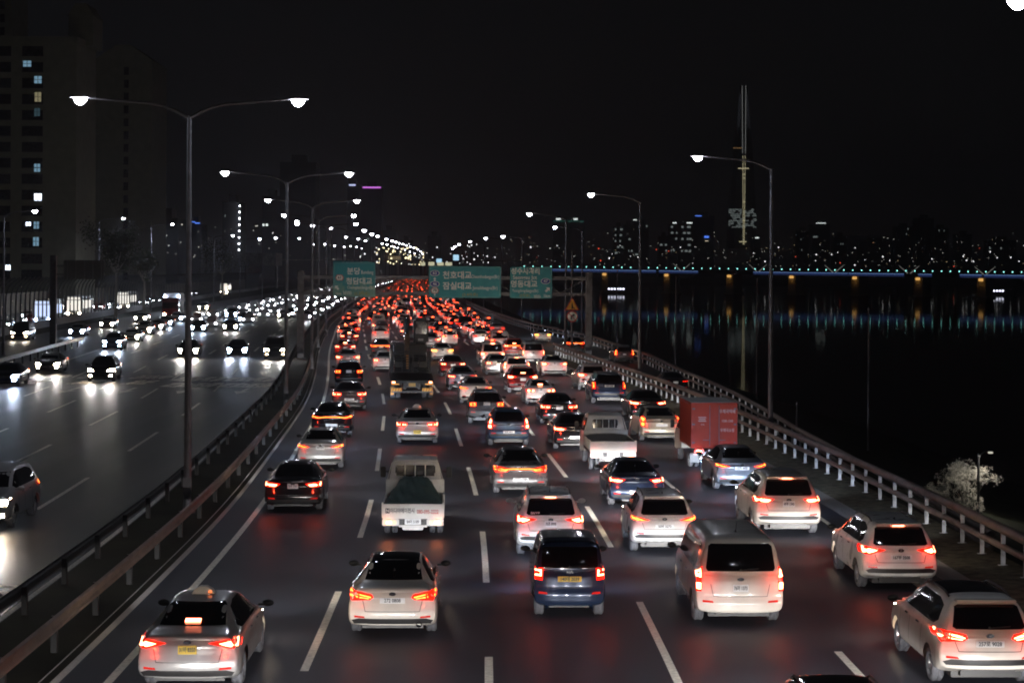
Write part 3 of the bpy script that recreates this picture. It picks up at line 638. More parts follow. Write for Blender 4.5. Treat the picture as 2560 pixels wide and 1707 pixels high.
far_tower(1585, 1622, 558, 3000, 'block with pale floors and twin white roof lights behind the ramp lamp pole', .3, extras=[(1583, 1592, 549, 551, M_FWH)])
far_tower(1647, 1672, 590, 2900, 'low block with a few pale lit floors', .45)
far_tower(1674, 1698, 560, 2900, 'block with pale floors topped by a short white sign', .5, extras=[(1682, 1691, 556, 559, M_FWH)])
far_tower(1700, 1731, 560, 2850, 'block with even grey lit floors topped by a wide white sign', .75, extras=[(1717, 1731, 556, 559, M_FWH)])
far_tower(1735, 1786, 540, 3100, 'dark wide block with a blue sign low on its front', .02, extras=[(1738, 1754, 539, 541, M_FB), (1761, 1772, 590, 595, M_FB), (1762, 1771, 602, 603, M_FWW)])
far_tower(1884, 1902, 596, 2900, 'small low block with a white roof sign beside the slim tower', .15, extras=[(1888, 1897, 593, 596, M_FWH)])
far_tower(2030, 2075, 560, 3300, 'faint dark block with one long white roof sign', .04, extras=[(2040, 2064, 557, 559, M_FWH)])
far_tower(1990, 2024, 578, 3200, 'faint dark apartment tower with a few dots of light past the tall lamp pole', .07, wmin=2, wmax=5)
far_tower(2085, 2118, 590, 3200, 'faint low apartment tower with dots of light beside the long roof sign', .08, wmin=2, wmax=5)
far_tower(2240, 2282, 566, 3300, 'faint apartment tower with sparse dots of light above the bridge', .06, wmin=2, wmax=5)
far_tower(2290, 2335, 545, 3400, 'tallest faint apartment tower on the hillside across the river', .07, wmin=2, wmax=5)
far_tower(2336, 2372, 570, 3300, 'faint apartment tower next to the tallest one on the hillside', .08, wmin=2, wmax=5)
far_tower(2392, 2430, 585, 3300, 'faint low apartment tower near the frame edge across the river', .06, wmin=2, wmax=5)
far_tower(2150, 2230, 604, 3100, 'wide low faint block between the apartment towers across the river', .06, wmin=2, wmax=6)
far_tower(2470, 2540, 600, 3100, 'last wide faint block across the river', .05, wmin=2, wmax=6)
# the slim tower
t = empty('slim_skyscraper', (PY(1858, 620, 3400).x, 3400, -3)); tag(t, 'very tall slim tapering skyscraper outlined by two thin golden lines', 'skyscraper', 'buildings of the distant skyline')
ks = [(620, 36), (525, 33), (430, 27), (330, 20), (255, 12), (214, 9)]
vs = []; fs = []; zs = []
for (py, hw) in ks:
    z = PY(1858, py, 3400).z + 3; wd = hw * 3400 / F; zs.append((z, wd)); cc = wd * .35
    vs += [(-wd, cc, z), (-wd + cc, 0, z), (wd - cc, 0, z), (wd, cc, z), (wd, 2 * wd - cc, z), (wd - cc, 2 * wd, z), (-wd + cc, 2 * wd, z), (-wd, 2 * wd - cc, z)]
for i in range(len(ks) - 1):
    for k in range(8): fs.append((i * 8 + k, i * 8 + (k + 1) % 8, (i + 1) * 8 + (k + 1) % 8, (i + 1) * 8 + k))
fs.append(tuple(range(40, 48))); mb = MB(); mb.add(vs, fs); mb.build('wall', mat('slim_tower_skin', (.03, .032, .035), .35, scale=.05), t)
GOLD = mat('gold_light_line', (.4, .35, .2), .5, emis=(.85, .76, .46), strength=.75); PALE = mat('pale_light_line', (.4, .4, .4), .5, emis=(.60, .62, .60), strength=.45)
for (xa, ya, xb, yb, mm) in [(1855.5, 215, 1856.5, 384, PALE), (1864.5, 215, 1863.5, 384, PALE), (1857, 390, 1858, 612, GOLD), (1863, 390, 1860.5, 612, GOLD)]:
    p, q = PY(xa, ya, 3398), PY(xb, yb, 3398); mb = MB(); r = .45
    mb.tube([(p.x - t.location.x, -2.5, p.z + 3), (q.x - t.location.x, -2.5, q.z + 3)], r, 6); mb.build('light_line', mm, t)
wn = MB()
for py in range(525, 572, 4):
    x = 1822
    while x < 1887:
        ww = random.uniform(2, 9)
        if random.random() < (.72 if x < 1852 else .4): p = PY(x, py, 3398); wn.box(p.x - t.location.x, p.x - t.location.x + ww * .7, -2, 0, p.z + 3, p.z + 4.6)
        x += ww + 1
wn.build('lit_windows', M_FW, t)['kind'] = 'stuff'
for (xa, xb, py) in [(1833, 1855, 371), (1845, 1872, 422), (1857, 1863, 437), (1857, 1863, 446), (1857, 1863, 505), (1848, 1866, 605), (1857, 1863, 553)]:
    p, q = PY(xa, py, 3398), PY(xb, py, 3398); mb = MB(); mb.box(p.x - t.location.x, q.x - t.location.x, -3, -1, p.z + 2.6, p.z + 4.4); mb.build('light_band', GOLD if py > 400 else mat('dim_orange_line', (.3, .2, .1), .5, emis=(.6, .35, .15), strength=.35), t)
mb = MB()
for k in range(7):
    for sx in (-1, 1):
        y0 = 235 + k * 12; y1 = y0 + 12; hw0 = 10 + k * 1.0; p, q = PY(1859 + sx * hw0, y0, 3396), PY(1859 + sx * (hw0 * .55), y1, 3396)
        mb.tube([(p.x - t.location.x, -4, p.z + 3), (q.x - t.location.x, -4, q.z + 3)], .5, 4)
        p, q = PY(1859 + sx * hw0 * .55, y0, 3396), PY(1859 + sx * (hw0 + 1), y1, 3396); mb.tube([(p.x - t.location.x, -4, p.z + 3), (q.x - t.location.x, -4, q.z + 3)], .5, 4)
mb.build('crown_lattice', mat('crown_lattice', (.3, .3, .35), .5, emis=(.4, .42, .5), strength=.07), t)

# towers down the road on the land side
far_tower(556, 602, 505, 1500, 'dark tower with a vertical column of round white lights', .04, base=625, fh=6, wmin=2, wmax=4)
tt = bpy.data.objects['tower_block']
o_ = [o for o in bpy.data.objects if o.name.startswith('tower_block') and o['label'].startswith('dark tower with a vertical')][0]
for k in range(8):
    p = PY(599 - k * .25, 515 + k * 15.7, 1497); mb = MB(); mb.lathe([(0, -.5), (.4, -.3), (.5, 0), (.4, .3), (0, .5)], 10, 'z', (0, 0, 0)); mb.build('round_light', M_LAMPF, o_, loc=(p.x - o_.location.x, -3, p.z + 3))
far_tower(655, 700, 490, 1700, 'dark tower behind the second median lamp pole with two lit windows', .02, base=640, fh=6, extras=[(639 + 18, 643 + 18, 560, 565, M_FWH), (662 + 3, 667 + 3, 560, 565, M_FWH)])
far_tower(868, 898, 462, 2200, 'dark tower with a short white-blue light strip on its roof edge', .02, base=640, fh=8, extras=[(873, 889, 461, 465, mat('lilac_line', (.4, .4, .7), .5, emis=(.6, .65, 1), strength=1.4))], steps=[(.1, .5, 8)])
far_tower(902, 954, 467, 2200, 'dark tower with a purple light line along its roof edge', .02, base=640, fh=8, extras=[(907, 952, 467, 471, mat('purple_line', (.4, .1, .5), .5, emis=(.75, .2, .9), strength=1.3))])
far_tower(700, 790, 405, 1500, 'broad dim tower rising behind the median lamps', .008, base=640, fh=8, wmin=2, wmax=4)
far_tower(470, 503, 560, 1500, 'low dark block with a thin blue roof line behind the tall median pole', .05, base=640, extras=[(478, 488, 554, 556, M_FB), (488, 500, 557, 559, M_FB)])
far_tower(1000, 1030, 600, 2500, 'small dark block far down the road', .06, base=640, wmin=2, wmax=4)
far_tower(1070, 1100, 590, 2600, 'small dark block with tiny lights at the end of the road', .06, base=640, wmin=2, wmax=4)
far_tower(955, 990, 575, 2400, 'narrow dark block above the far end of the jam', .03, base=640, wmin=2, wmax=4)
far_tower(380, 445, 545, 1100, 'low dark block with warm dots of light behind the noise barrier', .05, base=640, fh=6, wmin=2, wmax=4, wm_=M_FWW)

# ------------------------------------------------------------------ bridge with blue light
A, B = PY(1295, 671, 1300), PY(2760, 690, 1060)
t = empty('river_bridge', tuple(A)); tag(t, 'long low bridge across the river lit blue along its deck', 'bridge')
D = B - A; Ln = D.length; t.rotation_euler = (0, 0, math.atan2(D.y, D.x)); slope = D.z / Ln
def br(s_): return slope * s_
def seg(mb, s0, s1, y0, y1, z0, z1, m=0):
    mb.add([(s0, y0, br(s0) + z0), (s1, y0, br(s1) + z0), (s1, y1, br(s1) + z0), (s0, y1, br(s0) + z0), (s0, y0, br(s0) + z1), (s1, y0, br(s1) + z1), (s1, y1, br(s1) + z1), (s0, y1, br(s0) + z1)],
           [(0, 3, 2, 1), (4, 5, 6, 7), (0, 1, 5, 4), (1, 2, 6, 5), (2, 3, 7, 6), (3, 0, 4, 7)], m)
mb = MB(); seg(mb, 0, Ln, 0, 18, -2.0, 0); mb.build('deck', mat('bridge_concrete', (.2, .2, .21), .8, scale=.1), t)
def s_at(px, py=680):
    # distance along the bridge where the sight line through this picture column crosses it
    u, v = px - 1280, py - HZ; k = (u * CR + v * SR) / F
    tt_ = (A.x - k * A.y) / (k * D.y - D.x); return tt_ * Ln
BL = mat('blue_deck_light', (.1, .2, .5), .5, emis=(.10, .17, .55), strength=.12, scale=.06, var=.5); BLB = mat('blue_edge_light', (.1, .2, .5), .5, emis=(.25, .45, .9), strength=.5, scale=.05, var=.6)
for (xa, xb) in [(1296, 1640), (1648, 1745), (1884, 2120), (2122, 2260), (2296, 2330), (2400, 2455), (2460, 2755)]:
    mb = MB(); seg(mb, s_at(xa), s_at(xb), -.25, -.02, -1.9, -.35); mb.build('blue_fascia_light', BL, t)
    mb = MB(); seg(mb, s_at(xa), s_at(xb), -.4, -.26, -.5, -.2); mb.build('blue_edge_light', BLB, t)
TEAL = mat('teal_deck_lamp', (.3, .6, .6), .3, emis=(.3, .95, .85), strength=4)
px = 1310; dl = MB(); dl.tube([(0, 0, 0), (0, 0, 1.3)], .08, 5); dl.lathe([(0, 1.2), (.32, 1.4), (.32, 1.7), (0, 1.9)], 8, 'z', (0, 0, 0), 1); me = dl.mesh('deck_lamp', [M_STEEL, TEAL])
while px < 2600: s_ = s_at(px); link('deck_lamp', me, t, (s_, .2, br(s_))); px += 22.2
OR = mat('orange_pier_light', (.6, .3, .05), .5, emis=(1, .55, .15), strength=.9); ORP = mat('concrete_pier', (.22, .2, .18), .85)
for px in (1508, 1663, 1820, 1976, 2134, 2292, 2450):
    s_ = s_at(px); mb = MB(); w_ = 2.6; mb.box(s_ - w_, s_ + w_, 2, 14, -A.z - 7.2, br(s_) - 2.0); mb.box(s_ - w_ - 1, s_ + w_ + 1, 1, 15, -A.z - 7.5, -A.z - 5.8); p_ = mb.build('pier', ORP, t)
    mb = MB(); mb.bbox(s_ - 1.3, s_ + 1.3, .7, 1.9, br(s_) - 4.0, br(s_) - 2.4, .2); mb.build('pier_light', OR, p_)
    area_light('pier_light_beam', t, (s_, .4, br(s_) - 4.2), 22, (1, .5, .1), 1.5)
for px in (1692, 1883, 2074, 2262, 2452):
    s_ = s_at(px); mb = MB()
    for sx in (-1, 1): mb.tube([(s_ + sx * .8, 6, br(s_)), (s_ + sx * 6.5, 6, br(s_) + 4.6)], [.28, .10], 6)
    mb.build('inclined_mast', mat('self_lit_mast', (.6, .6, .55), .5, emis=(.8, .78, .7), strength=.22), t)  # light on the inclined pylons is put into their emission
# scattered lights of the far bank, too many to count
def lights(name, label, n, xr, yr, Yr, m, r, dist=None):
    mb = MB()
    for _ in range(n):
        px = random.uniform(*xr); py = yr[0] + (yr[1] - yr[0]) * random.random() ** (dist or 1); Y = random.uniform(*Yr); p = PY(px, py, Y); q = r * random.uniform(.5, 1.2)
        mb.add([(p.x, Y, p.z - q), (p.x + q, Y, p.z), (p.x, Y + q, p.z), (p.x - q, Y, p.z), (p.x, Y - q, p.z), (p.x, Y, p.z + q)], [(0, 1, 4), (0, 4, 3), (5, 4, 1), (5, 3, 4), (0, 2, 1), (0, 3, 2), (5, 1, 2), (5, 2, 3)])
    o = mb.build(name, m, fix=False); tag(o, label, 'lights', None, 'stuff')
FL = mat('far_white_point', (.6, .6, .6), .4, emis=(.95, .93, .82), strength=.9); FLW = mat('far_warm_point', (.6, .5, .3), .4, emis=(1, .75, .4), strength=.7); FLB = mat('far_bright_point', (.6, .6, .6), .4, emis=(1, 1, 1), strength=2.4); FLR = mat('far_red_point', (.6, .1, .1), .4, emis=(1, .1, .05), strength=1.5)
lights('far_bank_lights', 'scatter of tiny white lights along the far river bank', 210, (1240, 2560), (575, 666), (2350, 3300), FL, .55, .6)
lights('far_bank_lights', 'tiny warm lights between the far towers', 90, (1240, 2560), (560, 668), (2350, 3300), FLW, .5, .5)
lights('far_bank_street_lights', 'brighter evenly spread street lights on the far bank', 36, (1250, 2560), (612, 664), (2350, 3000), FLB, 1.0)
lights('far_red_lights', 'tiny red lights on the far bank', 9, (1140, 2560), (600, 668), (2350, 3000), FLR, 1.0)
lights('far_road_lights', 'cluster of white and yellow lights where the road vanishes', 70, (900, 1240), (606, 664), (1500, 2600), FLB, .75, .8)
lights('far_road_warm_lights', 'warm lights around the far overpass', 60, (940, 1060), (618, 662), (1500, 2200), mat('far_yellow_point', (.6, .5, .3), .4, emis=(1, .85, .5), strength=4), .8)
lights('land_side_lights', 'dim lights of the quarter behind the noise barrier', 60, (340, 900), (560, 655), (900, 1500), FL, .4)
# water edge lights of moored boats / river platform
for (px, py, lab) in [(1543, 694, 'lit river platform on the water beyond the gantry leg'), (2490, 688, 'moored boat with white and yellow lights under the bridge')]:
    p = PY(px, py, 1250); t2 = empty('moored_boat', (p.x, 1250, -7)); tag(t2, lab, 'boat')
    mb = MB(); mb.prism([(-9, 0), (9, 0), (10.5, 1.4), (-10, 1.4)], 'y', -2.5, 2.5); mb.build('hull', M_DSTEEL, t2); mb = MB(); mb.bbox(-6, 5, -2, 2, 1.4, 4, .15); mb.build('cabin', mat('boat_white', (.5, .5, .5), .5), t2)
    mb = MB(); 
    for k in range(6): mb.box(-6 + k * 1.9, -5 + k * 1.9, -2.1, -2.0, 2.3, 3.2)
    mb.build('cabin_window', mat('boat_light', (.5, .5, .6), .5, emis=(.8, .82, 1), strength=5), t2)
# far overpass and lit panels above the far road
def far_box(name, label, cat, x0, x1, y0, y1, Y, m, dep=3, extra=None):
    p, q = PY(x0, y0, Y), PY(x1, y1, Y); t2 = empty(name, ((p.x + q.x) / 2, Y, 0)); tag(t2, label, cat); W = (q.x - p.x) / 2
    mb = MB(); mb.bbox(-W, W, 0, dep, q.z, p.z, min(.1, (p.z - q.z) * .2)); mb.build('deck' if cat == 'bridge' else 'panel', m, t2)
    mb = MB()
    for k in (-.85, .85) if cat != 'bridge' else (-.9, -.3, .3, .9): mb.box(W * k - .3, W * k + .3, dep * .4, dep * .6, 0, q.z)
    mb.build('post', M_DSTEEL, t2); return t2
far_box('overpass', 'dark overpass crossing high over the far end of the road', 'bridge', 690, 1300, 648, 654, 1500, M_CONC, 12)
PANL = mat('lit_panel_warm', (.6, .6, .4), .5, emis=(.75, .72, .48), strength=.75, scale=3, var=.7); PANB = mat('lit_panel_blue', (.4, .6, .7), .5, emis=(.45, .75, .95), strength=1.1, scale=3, var=.5)
for i, (x0, x1, y0, y1, m, lab) in enumerate([(1052, 1063, 656, 664, PANL, 'first small lit panel above the far jam, beside the wide green sign'), (1071, 1086, 655, 664, PANL, 'second small lit panel over the far road, warm and square'),
    (1093, 1109, 656, 664, PANL, 'third small lit panel just above the wide green sign'), (1113, 1130, 656, 664, PANL, 'fourth small lit panel just above the wide green sign'),
    (1091, 1104, 647, 656, PANB, 'small bluish lit panel over the far road'), (1133, 1147, 637, 651, PANB, 'tall bluish lit panel split by a dark bar')]):
    far_box('lit_road_sign', lab, 'road sign', x0, x1, y0, y1, 900, m, .5)
far_box('lit_facade', 'low warm lit building beside the far oncoming lanes', 'building', 970, 1000, 640, 650, 1700, mat('warm_facade', (.5, .4, .25), .6, emis=(.6, .45, .25), strength=.35), 12)
far_box('warehouse', 'long grey low building beyond the noise barrier', 'building', 600, 690, 632, 664, 750, M_CONC, 20)

# ------------------------------------------------------------------ trees
M_BARK = mat('pale_bark', (.34, .32, .27), .9, scale=12, var=.3); M_LEAF = mat('dark_leaf', (.05, .06, .03), .8, scale=2, var=.5)
t = empty('bare_tree', (PY(2462, 1290, 84).x, 84, -7.2)); tag(t, 'bare pale twiggy tree lit by the street lamp down the river bank', 'tree')
tk = MB(); cr_ = MB()
def grow(p, d, L, r, lev):
    q = p + d * L; mid = (p + q) / 2 + Vector((random.uniform(-1, 1), random.uniform(-1, 1), random.uniform(-1, 1))) * L * .08
    (tk if lev < 2 else cr_).tube([p, mid, q], [r, r * .85, r * .65], 5 if lev < 3 else 3, cap=False)
    if lev >= 8:
        for _ in range(2):
            p_ = q + Vector((random.gauss(0, .05), random.gauss(0, .05), random.gauss(0, .05))); a_ = Vector((random.gauss(0, 1), random.gauss(0, 1), random.gauss(0, 1))).normalized() * .045; b2 = a_.orthogonal().normalized() * .02; cr_.add([p_ - a_, p_ + b2, p_ + a_, p_ - b2], [(0, 1, 2, 3)])
        return
    for k in range(2 + (random.random() < .64) + (lev in (1, 2))):
        nd = (d + Vector((random.gauss(0, .5), random.gauss(0, .5), random.gauss(.05, .33)))).normalized(); grow(q, nd, L * random.uniform(.58, .76), r * .6, lev + 1)
grow(Vector((0, 0, 0)), Vector((.04, 0, 1)).normalized(), 2.35, .11, 0)
M_BARK2 = mat('pale_twigs', (.36, .34, .30), .9, scale=12, var=.3); tk.build('trunk', M_BARK2, t); cr_.build('crown', M_BARK2, t, fix=False)
def bushy(px, py, Y, rad, label, zb=0):
    p = PY(px, py, Y); t2 = empty('leafy_tree', (p.x, Y, zb)); tag(t2, label, 'tree'); zc_ = p.z - zb
    mb = MB(); mb.tube([(0, 0, 0), (.1, 0, zc_ * .5), (0, .1, zc_)], [.25, .18, .08], 7)
    for k in range(6): an = k * 1.05; mb.tube([(0, 0, zc_ * .6), (rad * .5 * math.cos(an), rad * .5 * math.sin(an), zc_ * .9)], [.1, .04], 5)
    mb.build('trunk', M_BARK, t2); mb = MB(); cs = [Vector((random.gauss(0, rad * .4), random.gauss(0, rad * .4), zc_ + random.gauss(0, rad * .35))) for _ in range(26)]
    for _ in range(2400):
        cc_ = random.choice(cs); p_ = cc_ + Vector((random.gauss(0, 1), random.gauss(0, 1), random.gauss(0, 1))) * rad * .16; a_ = Vector((random.gauss(0, 1), random.gauss(0, 1), random.gauss(0, 1))).normalized() * .2; b2 = a_.orthogonal().normalized() * .12
        mb.add([p_ - a_, p_ + b2, p_ + a_, p_ - b2], [(0, 1, 2, 3)])
    mb.build('crown', M_LEAF, t2, fix=False)
bushy(290, 612, 290, 4.5, 'dim leafy tree behind the dark sign board'); bushy(555, 650, 500, 7, 'dim leafy tree past the tall median pole'); bushy(360, 655, 330, 3.0, 'low dim tree showing over the noise barrier')
# ------------------------------------------------------------------ vehicles
TPL = {
 'sedan': dict(L=4.8, W=1.86, H=1.47, wheels=(1.02, 3.84),
  top=[(0, .96), (.04, 1.05), (.40, 1.09), (.62, 1.12), (1.0, 1.28), (1.4, 1.42), (1.9, 1.47), (2.5, 1.46), (3.0, 1.36), (3.7, 1.03), (4.4, .88), (4.72, .72), (4.8, .6)],
  belt=[(0, .90), (.5, .98), (1.2, .99), (3.6, .93), (4.4, .78), (4.8, .55)],
  wtop=[(0, .72), (.45, .70), (.75, .60), (1.4, .56), (2.4, .56), (3.1, .60), (3.8, .68), (4.6, .60), (4.8, .50)],
  wbelt=[(0, .82), (.3, .87), (1., .90), (3.6, .90), (4.5, .84), (4.8, .68)], wmid=[(0, .88), (.3, .925), (1, .93), (3.8, .93), (4.5, .88), (4.8, .72)],
  zb=[(0, .30), (.4, .22), (4.2, .2), (4.8, .25)], rear=[(.25, .10), (.36, .02), (.5, 0), (.62, .02), (.68, .06), (.85, .10), (.98, .05), (1.06, .02), (1.5, .1)],
  glass=[(-.60, 1.13), (.60, 1.13), (.52, 1.38), (.46, 1.42), (-.46, 1.42), (-.52, 1.38)], wind=[(-.62, 1.06), (.62, 1.06), (.52, 1.38), (-.52, 1.38)],
  side=[(.95, 1.08), (1.45, 1.34), (1.9, 1.40), (2.6, 1.39), (3.0, 1.30), (3.5, 1.05), (3.4, 1.0), (1.1, 1.03)], lampz=.88, platez=.80, hlz=.66, brake=1.38, brz=.42),
 'suv': dict(L=4.65, W=1.88, H=1.66, wheels=(.92, 3.66),
  top=[(0, 1.0), (.03, 1.05), (.14, 1.18), (.34, 1.48), (.46, 1.60), (.7, 1.645), (1.6, 1.67), (2.5, 1.64), (2.9, 1.52), (3.5, 1.14), (4.2, 1.02), (4.58, .82), (4.65, .65)],
  belt=[(0, .96), (.5, 1.06), (1.2, 1.07), (3.4, 1.02), (4.3, .9), (4.65, .6)],
  wtop=[(0, .74), (.3, .68), (.5, .62), (.9, .60), (2.4, .60), (3.0, .64), (3.6, .72), (4.4, .66), (4.65, .5)],
  wbelt=[(0, .82), (.3, .88), (1., .91), (3.4, .91), (4.3, .86), (4.65, .66)], wmid=[(0, .89), (.3, .935), (1, .94), (3.6, .94), (4.3, .90), (4.65, .70)],
  zb=[(0, .40), (.4, .28), (4.0, .27), (4.65, .32)], rear=[(.3, .10), (.42, .02), (.55, 0), (.70, .02), (.76, .06), (.95, .09), (1.06, .04), (1.2, .0), (1.7, .0)],
  glass=[(-.66, 1.16), (-.60, 1.12), (.60, 1.12), (.66, 1.16), (.58, 1.50), (.52, 1.53), (-.52, 1.53), (-.58, 1.50)], wind=[(-.66, 1.16), (.66, 1.16), (.56, 1.54), (-.56, 1.54)],
  side=[(.62, 1.20), (.75, 1.46), (1.2, 1.54), (2.4, 1.54), (2.8, 1.44), (3.3, 1.18), (3.2, 1.11), (.8, 1.12)], lampz=.98, platez=.86, hlz=.78, brake=1.56, brz=.56),
 'mini': dict(L=3.6, W=1.6, H=1.7, wheels=(.55, 3.05),
  top=[(0, 1.0), (.02, 1.08), (.07, 1.30), (.14, 1.56), (.24, 1.66), (.6, 1.70), (2.1, 1.70), (2.5, 1.60), (3.0, 1.16), (3.4, 1.0), (3.55, .8), (3.6, .6)],
  belt=[(0, .98), (.5, 1.02), (3.0, 1.0), (3.4, .85), (3.6, .6)],
  wtop=[(0, .70), (.15, .66), (.4, .64), (2.4, .64), (2.9, .66), (3.4, .6), (3.6, .45)],
  wbelt=[(0, .74), (.2, .77), (.6, .785), (3.0, .785), (3.4, .74), (3.6, .56)], wmid=[(0, .77), (.2, .795), (.6, .80), (3.1, .80), (3.45, .76), (3.6, .6)],
  zb=[(0, .28), (.3, .22), (3.2, .22), (3.6, .28)], rear=[(.25, .06), (.36, .0), (.58, 0), (.62, .05), (.9, .06), (1.05, .02), (1.2, .0), (1.7, .0)],
  glass=[(-.62, 1.14), (-.58, 1.10), (.58, 1.10), (.62, 1.14), (.60, 1.50), (.54, 1.55), (-.54, 1.55), (-.60, 1.50)], wind=[(-.62, 1.14), (.62, 1.14), (.58, 1.56), (-.58, 1.56)],
  side=[(.35, 1.12), (.4, 1.52), (.8, 1.58), (2.1, 1.58), (2.4, 1.5), (2.85, 1.14), (2.8, 1.08), (.5, 1.08)], lampz=.98, platez=.84, hlz=.72, brake=1.60, brz=.5),
 'van': dict(L=5.1, W=1.92, H=1.92, wheels=(.95, 4.15),
  top=[(0, 1.1), (.02, 1.2), (.10, 1.55), (.2, 1.78), (.32, 1.87), (.7, 1.92), (3.2, 1.92), (3.7, 1.8), (4.3, 1.24), (4.85, 1.02), (5.05, .8), (5.1, .65)],
  belt=[(0, 1.08), (.5, 1.12), (4.1, 1.08), (4.8, .9), (5.1, .6)],
  wtop=[(0, .80), (.2, .76), (.5, .73), (3.4, .73), (4.0, .76), (4.8, .7), (5.1, .5)],
  wbelt=[(0, .89), (.25, .925), (.7, .94), (4.2, .94), (4.8, .88), (5.1, .66)], wmid=[(0, .92), (.25, .95), (.7, .96), (4.3, .96), (4.85, .91), (5.1, .7)],
  zb=[(0, .32), (.4, .26), (4.6, .26), (5.1, .3)], rear=[(.25, .08), (.36, .0), (.55, 0), (.62, .05), (1.0, .06), (1.2, .02), (1.9, .0)],
  glass=[(-.74, 1.26), (-.70, 1.20), (.70, 1.20), (.74, 1.26), (.68, 1.72), (.62, 1.77), (-.62, 1.77), (-.68, 1.72)], wind=[(-.74, 1.24), (.74, 1.24), (.64, 1.76), (-.64, 1.76)],
  side=[(.5, 1.22), (.58, 1.68), (.9, 1.74), (3.2, 1.76), (3.5, 1.68), (4.0, 1.26), (3.95, 1.16), (.7, 1.16)], lampz=1.0, platez=.82, hlz=.8, brake=1.82, brz=.5)}
TPL['hatch'] = dict(TPL['suv']); TPL['wagon'] = dict(TPL['suv'])

_BODY = {}
def body(kind, level=2):
    key = (kind, level)
    if key in _BODY: return _BODY[key]
    T = TPL[kind]; L = T['L']; W = T['W'] / 2
    ys = sorted({round(k[0], 3) for q in ('top', 'belt', 'wtop', 'wbelt', 'wmid') for k in T[q]} | {round(T['wheels'][0] + d, 3) for d in (-.4, 0, .4)} | {round(T['wheels'][1] + d, 3) for d in (-.4, 0, .4)})
    ys2 = [ys[0]]
    for y in ys[1:]:
        if y - ys2[-1] > .035 or y == ys[-1]: ys2.append(y)
    ys = ys2; rings = []
    for y in ys:
        zt, zbt, wt, wb, wm, z0 = (lerp_keys(T[q], y) for q in ('top', 'belt', 'wtop', 'wbelt', 'wmid', 'zb'))
        zbt = min(zbt, zt - .035); wt = min(wt, wb - .03)
        zm = z0 + (zbt - z0) * .55
        half = [(0, z0), (wm * .75, z0), (wm - .05, z0 + .03), (wm, z0 + .14), (wm + .005, zm), (wb + .005, zbt - .06), (wb - .02, zbt), (wb + (wt - wb) * .5, zbt + (zt - zbt) * .45), (wt + .02, zt - (zt - zbt) * .18), (wt - .05, zt - .012), (wt * .5, zt + .004), (0, zt + .008)]
        rings.append([(x, y, z) for x, z in half] + [(-x, y, z) for x, z in half[-2:0:-1]])
    n = len(rings[0]); vs = [p for r in rings for p in r]; fs = []
    for i in range(len(rings) - 1):
        for k in range(n): fs.append((i * n + k, i * n + (k + 1) % n, (i + 1) * n + (k + 1) % n, (i + 1) * n + k))
    for base, rev in ((0, 0), ((len(rings) - 1) * n, 1)):
        half = 11
        for i in range(1, half - 1):
            f = (base + i, base + i + 1, base + n - i - 1, base + n - i); fs.append(f if not rev else f[::-1])
        f = (base, base + 1, base + n - 1); fs.append(f if not rev else f[::-1]); f = (base + 10, base + 11, base + 12); fs.append(f if not rev else f[::-1])
    me = bpy.data.meshes.new('cage'); me.from_pydata(vs, [], fs)
    bm = bmesh.new(); bm.from_mesh(me); bmesh.ops.recalc_face_normals(bm, faces=bm.faces[:])
    cl_ = bm.edges.layers.float.get('crease_edge') or bm.edges.layers.float.new('crease_edge')
    for e_ in bm.edges:
        a, b = e_.verts
        if abs(a.co.y) < .001 and abs(b.co.y) < .001 and len([f for f in e_.link_faces if all(abs(v.co.y) < .001 for v in f.verts)]) == 1: e_[cl_] = .55
    bm.to_mesh(me); bm.free()
    o = bpy.data.objects.new('cage', me); COL.objects.link(o); md = o.modifiers.new('s', 'SUBSURF'); md.levels = level; md.render_levels = level
    dg = bpy.context.evaluated_depsgraph_get(); m2 = bpy.data.meshes.new_from_object(o.evaluated_get(dg)); bpy.data.objects.remove(o); bpy.data.meshes.remove(me)
    bm = bmesh.new(); bm.from_mesh(m2)
    for v in bm.verts:
        x, y, z = v.co; fr = cl(1 - y / .45); ff = cl(1 - (L - y) / .6)
        if fr > 0: v.co.y += fr * fr * (lerp_keys(T['rear'], z) + .16 * (abs(x) / W) ** 3.2)
        if ff > 0: v.co.y -= ff * ff * (.34 * (abs(x) / W) ** 2.6 + (.10 if z > .62 * T['H'] / 1.5 else 0) * 0)
    bm.normal_update(); bvh = BVHTree.FromBMesh(bm)
    # wheel openings
    R = .39
    kill = [f for f in bm.faces for (cc_,) in [(f.calc_center_median(),)] if abs(cc_.x) > W - .26 and cc_.z < .8 and any((cc_.y - wy) ** 2 + (cc_.z - .33) ** 2 < R * R for wy in T['wheels'])]
    bmesh.ops.delete(bm, geom=kill, context='FACES')
    for v in bm.verts:
        if v.is_boundary and abs(v.co.x) > W - .3 and v.co.z < .9:
            for wy in T['wheels']:
                d = Vector((v.co.y - wy, v.co.z - .33)); dl_ = d.length
                if .2 < dl_ < .56: d *= R / dl_; v.co.y = wy + d.x; v.co.z = .33 + d.y; break
    m2.clear_geometry(); bm.to_mesh(m2); bm.free(); m2.materials.clear(); m2.polygons.foreach_set('use_smooth', [True] * len(m2.polygons)); m2.update(); m2.name = kind + '_body'
    _BODY[key] = (m2, bvh); return _BODY[key]

